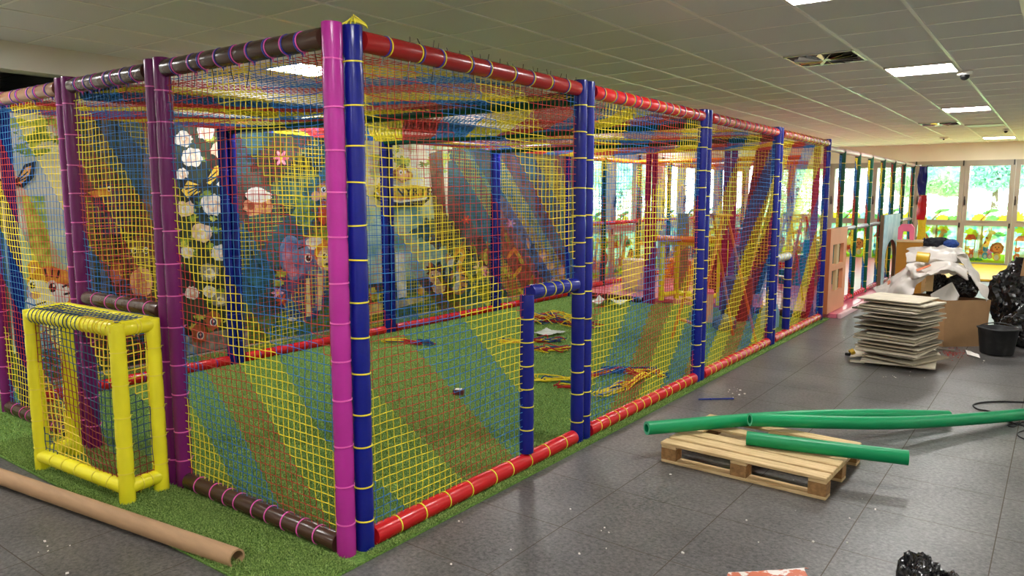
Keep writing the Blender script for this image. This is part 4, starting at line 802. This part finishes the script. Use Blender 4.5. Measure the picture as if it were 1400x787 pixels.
b = MB(); b.tube([bp + Vector((.17 * math.cos(a), .17 * math.sin(a), .27 + .03 * math.sin(a) ** 2)) for a in (PI * (.05 + .9 * i / 14) for i in range(15))], .006, 8); b.build('bucket_handle', mHAND, t)
# foreground: black bag and orange-printed bag at the bottom edge
b = MB(); b.blob((-.345, 3.1, .065), (.085, .09, .155), .26, 1.5, 17, 5, 0, .001); b.blob((-.255, 3.16, .05), (.08, .08, .115), .26, 1.6, 23, 5, 0, .001); b.blob((-.43, 3.12, .02), (.08, .07, .07), .26, 1.6, 29, 5, 0, .001)
tag(b.build('rubbish_bag', mBAG), 'crumpled black bag with glossy folds at the bottom edge of the floor', 'rubbish bag')
mORB = M('orange_print', S(226, 120, 84), .5, .2, 22, c2=S(240, 232, 226), ramp=(.5, .56))
b = MB(); b.sheet([[onz(990, 800, .012), onz(1050, 800, .03), onz(1110, 800, .02)], [onz(995, 784, .012), onz(1050, 782, .022), onz(1100, 779, .028)], [onz(997, 783, .006), onz(1060, 780, .012), onz(1106, 778, .03)]], 20, 8, wrinkle=.006, seed=6); o = b.build('plastic_bag', mORB); solid(o, .002); tag(o, 'orange and white printed plastic bag at the bottom edge of the floor', 'plastic bag')
mCBL = M('cable_black', S(18, 18, 20), .5)
b = MB(); b.tube(curve([onz(x, y, .006) for x, y in ((1440, 551), (1400, 549.5), (1370, 548.5), (1345, 549.5), (1331, 553), (1337, 559), (1356, 563), (1385, 578), (1440, 588))], 50), .006, 8); tag(b.build('black_cable', mCBL), 'looped black cable on the floor behind the long green tube', 'cable')
b = MB(); b.tube(curve([onz(x, y, .004) for x, y in ((1420, 577), (1398, 577), (1386, 583), (1378, 581), (1392, 578), (1402, 586), (1392, 591), (1393, 596), (1406, 602))], 40), .004, 8); tag(b.build('thin_cable', mCBL), 'thin black cable coiled near the right edge below the green tube', 'cable')
p, q = onz(955, 545.5, .005), onz(1003, 544.5, .005); b = MB(); b.tube([p, (p * .65 + q * .35) , q], .006, 6); b.box(p * .65 + q * .35, (.02, .02, .012), .003); tag(b.build('blue_strip', M('blue_plastic', S(20, 40, 130), .4)), 'thin blue plastic strip on the tiles left of the green tubes', 'plastic strip')

# ================================================================== LOOSE THINGS INSIDE THE CAGE
rY = M('rope_yellow', S(236, 210, 40), .7, .1, 30); rR = M('rope_red', S(190, 36, 34), .7, .1, 30); rB = M('rope_blue', S(24, 70, 130), .7, .1, 30)
def scrap(pts, w_, n, label, seed, hgt=.05):
    """tangled offcut of cord net along a path of floor pixels"""
    rg = random.Random(seed); path = [onz(x, y, .02) for x, y in pts]; b = MB()
    for i in range(n):
        c_ = curve([p + Vector((rg.gauss(0, w_), rg.gauss(0, w_), abs(rg.gauss(0, hgt * .5)))) for p in path for _ in range(2)], 26)
        c_ = [Vector((p.x, p.y, max(p.z, .022))) for p in c_]; cut = [0, 8, 17, 26]; k_ = rg.randrange(3)
        for a in range(3): b.tube(c_[cut[a]:cut[a + 1] + 1], .0055, 5, mi=(a + (k_ if rg.random() < .4 else 0)) % 3 if n < 14 else rg.randrange(3))
    tag(b.build('net_scrap', [rY, rR, rB]), label, 'net scrap', 'net offcuts lying on the turf')
scrap([(528, 468), (550, 467), (572, 471), (590, 471)], .03, 8, 'thin yellow and blue net offcut by the far blue posts', 1)
scrap([(738, 441), (755, 438), (770, 441), (788, 446), (800, 447)], .1, 26, 'big tangled heap of red, yellow and blue net on the turf behind the entrance', 2, .1)
scrap([(690, 468), (720, 468), (745, 467), (765, 466)], .04, 12, 'yellow and red net offcut crossing behind the low entrance post', 3)
scrap([(722, 478), (745, 480), (770, 479)], .04, 14, 'yellow net offcut with a red end seen through the entrance', 4)
scrap([(742, 521), (770, 520), (800, 518), (845, 508), (888, 509), (905, 514)], .03, 12, 'long net offcut stretched over the turf behind the second panel', 5)
scrap([(820, 541), (850, 532), (880, 515), (850, 509), (830, 508)], .035, 12, 'red and blue net offcut curled on the turf behind the second panel', 6)
scrap([(766, 530), (790, 531)], .02, 8, 'short dark blue net offcut by the first blue post pair', 7)
mCLR = M('clear_plastic', S(205, 212, 205), .25, .1, 20, spec=.8)
def flatbag(x, y, sx, sy, h_, label, seed):
    c_ = onz(x, y, .02); b = MB(); b.sheet([[c_ + Vector((u_ * sx, v_ * sy, random.Random(seed + int(u_ * 9) + int(v_ * 5)).uniform(.008, h_))) for u_ in (-1, -.4, .3, 1)] for v_ in (-1, -.3, .4, 1)], 18, 14, wrinkle=.012, seed=seed, fr=14); o = b.build('plastic_bag', mCLR); solid(o, .002); tag(o, label, 'plastic bag')
flatbag(750, 456, .13, .16, .03, 'flat clear plastic bag on the turf seen through the entrance', 2); flatbag(833, 418, .2, .16, .14, 'crumpled clear plastic bag on the turf near the crimson posts', 5)
p = onz(627, 539, .02); t = thing('small_box', 'small dark red and white box on the turf behind the first net', 'box', p)
b = MB(); b.box(p + ZZ * .022, (.085, .06, .042), .004, Matrix.Rotation(.5, 3, 'Z')); b.build('box_body', M('box_dark_red', S(90, 30, 34), .5), t); b = MB(); b.box(p + ZZ * .0445, (.05, .05, .003), 0, Matrix.Rotation(.5, 3, 'Z')); b.build('box_label', mWBIT, t)
# stepladders
mLAD = M('ladder_orange', S(210, 112, 50), .5, .12, 6); mALU = M('ladder_metal', S(200, 202, 205), .3, .05, 6, metal=.8); mLRED = M('ladder_red', S(170, 26, 34), .4)
def ladder(base, hd, h, w0, w1, sp, mt, label, foot=None, rungs=5):
    base = Vector(base); a = Vector((math.cos(hd), math.sin(hd), 0)); s = Vector((-a.y, a.x, 0)); t = thing('stepladder', label, 'stepladder', base, None)
    for sd in (-1, 1):
        f0, f1 = base - a * sp + s * sd * w0, base - a * .03 + s * sd * w1 + ZZ * h; b = MB(); b.tube([f0, f1], .018, 8); b.build('front_leg', mt, t)
        g0, g1 = base + a * sp + s * sd * w0 * .95, base + a * .03 + s * sd * w1 * .95 + ZZ * h; b = MB(); b.tube([g0, g1], .015, 8); b.build('rear_leg', foot or mt, t)
    for i in range(1, rungs + 1):
        q = i / (rungs + 1); c_ = base - a * (sp + (.03 - sp) * q) + ZZ * h * q; w_ = w0 + (w1 - w0) * q; b = MB(); b.box(c_, (.05, 2 * w_, .022), .003, Matrix.Rotation(hd, 3, 'Z')); b.build('step', mt, t)
    b = MB(); b.box(base + ZZ * (h + .01), (.16, 2 * w1 + .06, .03), .005, Matrix.Rotation(hd, 3, 'Z')); b.build('top_step', mt, t)
ladder((-2.98, 7.75, .02), .9, 1.36, .24, .15, .38, mLAD, 'orange stepladder standing on the turf behind the third panel')
ladder((-3.0, 10.75, .068), 1.0, 1.25, .24, .16, .4, mALU, 'silver and red stepladder beyond the far entrance', mLRED)
bagat((-3.12, 8.45, .1), (.14, .12, .1), .2, 2, 21, 'grey bundle on the turf at the foot of the orange stepladder', 'grey_bundle', floor=.013, mat=M('cloth_grey', S(92, 98, 108), .8, .2), cat='bundle', sub=4)
mDRUM = M('drum_dark_red', S(96, 22, 26), .5)
t = thing('drum', 'dark red drum near the far right corner of the cage', 'drum', (-3.3, 9.35, .0125)); b = MB(); b.tube([(-3.3, 9.35, .0125), (-3.3, 9.35, .06), (-3.3, 9.35, .52)], [.19, .2, .18], 24); b.build('drum_body', mDRUM, t); b = MB(); b.tube([(-3.3, 9.35, .52), (-3.3, 9.35, .55)], .19, 24); b.build('drum_lid', mDRUM, t)
t = thing('carton', 'beige and pink carton beside the dark red drum', 'carton', (-3.62, 8.98, .0125)); b = MB(); b.box((-3.62, 8.98, .2), (.26, .3, .375), .004, Matrix.Rotation(.4, 3, 'Z')); b.build('carton_body', M('carton_beige', S(216, 176, 140), .7), t); b = MB(); b.box((-3.62, 8.98, .39), (.27, .31, .03), .003, Matrix.Rotation(.4, 3, 'Z')); b.build('carton_lid', mPKF, t)
mWATER = M('bottle_plastic', S(150, 190, 215), .1, .1, 9, transl=.5)
for i in range(5):
    x_, y_ = -2.72 - .085 * (i % 2), 8.9 + .09 * (i // 2); b = MB(); b.tube([(x_, y_, .0125), (x_, y_, .2), (x_, y_, .24), (x_, y_, .26), (x_, y_, .29)], [.04, .04, .025, .014, .014], 12)
    tag(b.build('water_bottle', mWATER), 'clear blue water bottle standing inside the far low entrance', 'bottle', 'water bottles inside the far entrance')

# ================================================================== THE FAR GREEN PLAY FRAME
mPFL = M('mat_pink', S(222, 118, 140), .3, .05, 3, coat=.2); mPK2 = M('mat_edge', S(238, 190, 196), .35, .05, 3)
t = thing('foam_platform', 'pink padded floor of the green play frame beyond the cage', 'floor mat', (-4.4, 15.2, 0)); b = MB(); b.box((-4.54, 15.2, .03), (4.5, 9.9, .06), .006); b.build('mat', mPFL, t); b = MB(); b.box((-2.26, 15.2, .03), (.05, 9.9, .07), .01); b.build('mat_edge', mPK2, t)
b = MB(); b.box((-.4, 18.2, .02), (3.4, 3.6, .04), .006); tag(b.build('floor_mat', M('mat_yellow', S(236, 190, 50), .4, .05, 3)), 'yellow floor mat along the far window wall', 'floor mat')
def fbay(x, y0, y1, label, grp, ties=True, midm=mGREYV, topm=mPALE, seed=0, strip=True, mid=1.13):
    t = thing('play_frame', label, 'play frame', (x, y1, .0605), grp)
    pad('post', t, (x, y1, .0605), (x, y1, 2.2), .043, mGRN, 9 if ties else 0, mTYEL, ang=-.6)
    a, b_ = y0 + .045, y1 - .045
    pad('top_rail', t, (x, a, 2.2), (x, b_, 2.2), .036, topm, 0); pad('mid_rail', t, (x, a, mid), (x, b_, mid), .034, midm, 0); pad('bottom_rail', t, (x, a, .1), (x, b_, .1), .038, mRED, 5 if ties else 0, mTPINK)
    if strip: net(t, (x, y1 - .047 - .13, .14), (0, 1, 0), (0, 0, 1), .12, 2.0, seed=seed, sgn=1, off=seed * 4, wav=.006, r=.003)
yy = [10.07, 11.05, 12.0, 12.9, 13.9, 14.85, 15.9, 17.0]
nm = ['nearest the cage', 'second from the cage', 'third from the cage', 'just before the blue arch board', 'just behind the blue arch board', 'sixth from the cage', 'last before the far window wall']
for i in range(7): fbay(-2.5, yy[i], yy[i + 1], 'green post frame with yellow ties, ' + nm[i], 'green play frames along the near side', seed=50 + i)
yy = [10.2, 11.15, 12.45, 13.75, 15.1, 16.5, 18.0]
for i in range(6): fbay(-6.3, yy[i], yy[i + 1], 'green post frame by the side windows, ' + ['nearest the cage', 'second', 'third', 'fourth', 'fifth', 'last'][i] + ' of its row', 'green play frames along the side windows', False, mRED, mORV, 60 + i, i % 2 == 0)
# peach window board and blue arch board leaning on the frame
mPEA = M('board_peach', S(224, 152, 108), .5, .05, 4); mPEE = M('board_peach_edge', S(196, 110, 66), .6, .06, 4)
t = thing('window_board', 'peach wooden board with four window openings beside the end of the cage', 'board', (-2.38, 10.55, .06)); X0 = -2.4; Y0, Y1, Z0, Z1 = 10.1, 11.0, .068, 1.17
def wb(y0, y1, z0, z1, mt=mPEA, th_=.05, nm_='panel'): b = MB(); b.box((X0, (y0 + y1) / 2, (z0 + z1) / 2), (th_, y1 - y0, z1 - z0), .003); return b
W = Y1 - Y0; Hh = Z1 - Z0; b = MB()
for (a0, a1, c0_, c1) in ((0, .17, 0, 1), (.82, 1, 0, 1), (.17, .82, 0, .25), (.17, .82, .5, .57), (.17, .82, .81, 1)): b.box((X0, Y0 + W * (a0 + a1) / 2, Z0 + Hh * (c0_ + c1) / 2), (.05, W * (a1 - a0), Hh * (c1 - c0_)), 0)
b.build('panel', mPEA, t)
b = MB()
for (c0_, c1) in ((.25, .5), (.57, .81)): b.box((X0, Y0 + W * .495, Z0 + Hh * (c0_ + c1) / 2), (.04, W * .13, Hh * (c1 - c0_)), 0)
b.build('mullion', mOCHE, t)
b = MB(); b.box((X0, Y0 - .008, (Z0 + Z1) / 2), (.05, .014, Hh)); b.build('edge_strip', mPEE, t)
mARCH = M('arch_blue', S(150, 205, 222), .5, .12, 5, c2=S(205, 232, 238)); mAED = M('arch_edge', S(108, 84, 60), .6, .08, 6)
b0 = [(13.15, .0), (13.15, 1.22), (14.55, 1.22), (14.55, .0), (14.38, .0)] + [(14.38 - .52 + .52 * math.cos(a), .5 + .3 * math.sin(a)) for a in (PI * i / 12 for i in range(13))] + [(13.34, .0)]
def outl(off): return [Vector((-2.3 + off, y_, .0655 + z_)) for y_, z_ in b0]
t = thing('arch_board', 'pale blue arch-shaped board with brown edges leaning on the green frame', 'arch board', (-2.3, 13.85, .065)); b = MB(); b.prism(outl(0), (.012, 0, 0)); b.build('front_panel', mARCH, t); b = MB(); b.prism(outl(-.055), (.054, 0, 0)); b.build('edge', mAED, t)
# padded shapes inside the green frame
def shape(kind, c, d, mt, label, rz=0.0):
    b = MB(); R = Matrix.Rotation(rz, 3, 'Z'); c = Vector(c)
    if kind == 'wedge':
        P = [R @ Vector((x_ * d[0] / 2, -d[1] / 2, z_ * d[2])) + c for x_, z_ in ((-1, 0), (1, 0), (1, .15), (-1, 1))]; b.prism(P, R @ Vector((0, d[1], 0)))
    elif kind == 'roll': b.tube([c + ZZ * .01, c + ZZ * .03, c + ZZ * (d[2] - .03), c + ZZ * d[2]], [d[0] * .95, d[0], d[0], d[0] * .95], 28)
    elif kind == 'steps':
        for i in range(3): b.box(c + R @ Vector((d[0] * (i - 1) / 3, 0, d[2] * (i + 1) / 6)), (d[0] / 3, d[1], d[2] * (i + 1) / 3), .01, R)
    else: b.box(c + ZZ * d[2] / 2, d, .02, R)
    tag(b.build('foam_' + kind, mt), label, 'foam ' + kind)
Z6 = .0605
shape('roll', (-4.35, 11.6, Z6), (.32, 0, .75), mDRUM, 'dark red padded roll behind the far yellow goal'); shape('block', (-5.6, 13.2, Z6), (.9, .6, .35), mORV, 'long orange foam block low behind the crimson posts', .1)
shape('wedge', (-5.0, 15.2, Z6), (1.3, .8, .9), mRED, 'red foam wedge inside the green play frame', .6); shape('roll', (-4.9, 11.25, Z6), (.1, 0, 1.25), M('vinyl_olive', S(150, 150, 80), **vinyl), 'olive padded column behind the far yellow goal')
shape('steps', (-3.5, 13.6, Z6), (1.0, .6, .75), M('vinyl_teal', S(10, 110, 110), **vinyl), 'teal foam steps inside the green play frame', 1.2); shape('roll', (-5.6, 11.0, Z6), (.22, 0, .5), mPALE, 'pale pink padded roll near the side windows')
t = thing('table', 'black-topped table behind the far end of the cage', 'table', (-4.7, 13.0, Z6)); b = MB(); b.box((-4.7, 13.0, 1.0), (.9, .5, .04), .006); b.build('table_top', mHAND, t)
for sx in (-.4, .4):
    for sy in (-.2, .2): b = MB(); b.tube([(-4.7 + sx, 13.0 + sy, Z6), (-4.7 + sx, 13.0 + sy, .98)], .018, 8); b.build('leg', mALU, t)

# nets strung across the far frame
for i, (y_, x1) in enumerate(((12.15, -3.45), (14.2, -3.9))):
    o = net(None, (-6.2, y_, .07), (1, 0, 0), (0, 0, 1), x1 + 6.2, 2.08, seed=80 + i, sgn=(1, -1)[i], off=6 * i, wav=.02, r=.0026, name='climbing_net'); tag(o, ('colour striped net hanging just beyond the crimson posts', 'colour striped net hanging deep inside the green play frame')[i], 'net')
    tag(pad('net_beam', None, (-6.25, y_, 2.19), (x1 + .1, y_, 2.19), .035, mORV), ('orange beam carrying the striped net beyond the crimson posts', 'orange beam carrying the striped net deep inside the green frame')[i], 'beam')

for pts, Y_, mt, lab in ((((1034, 205), (1056, 205), (1052, 262), (1034, 330), (1018, 412), (1000, 412), (1012, 330)), 11.2, mDRUM, 'tall dark red slanted panel beyond the far end of the cage'), (((1046, 300), (1057, 255), (1057, 330), (1040, 412), (1022, 412), (1034, 345)), 11.5, M('panel_navy', S(24, 34, 78), .5), 'tall navy slanted panel beyond the far end of the cage')):
    P = [ony(x, y, Y_) for x, y in pts]; zm = min(p.z for p in P)
    for p in P: p.z += .0605 - zm if p.z - zm < .02 else 0
    b = MB(); b.prism(P, (0, .05, 0)); tag(b.build('slanted_panel', mt), lab, 'panel')

# ================================================================== LIGHT AND VIEW
w = bpy.data.worlds.new('sky'); SC.world = w; w.use_nodes = True; N = w.node_tree.nodes; L = w.node_tree.links; N.clear()
o = N.new('ShaderNodeOutputWorld'); b = N.new('ShaderNodeBackground'); b.inputs[0].default_value = (.93, .97, 1.0, 1); b.inputs[1].default_value = 8.0; L.new(b.outputs[0], o.inputs[0])
vs = SC.view_settings; vs.view_transform = 'Standard'; vs.look = 'None'; vs.gamma = 1; vs.use_curve_mapping = False; vs.exposure = 0.0
SC.cycles.use_denoising = True; SC.cycles.max_bounces = 8; SC.cycles.diffuse_bounces = 5; SC.cycles.glossy_bounces = 3; SC.cycles.transparent_max_bounces = 12; SC.cycles.sample_clamp_indirect = 6
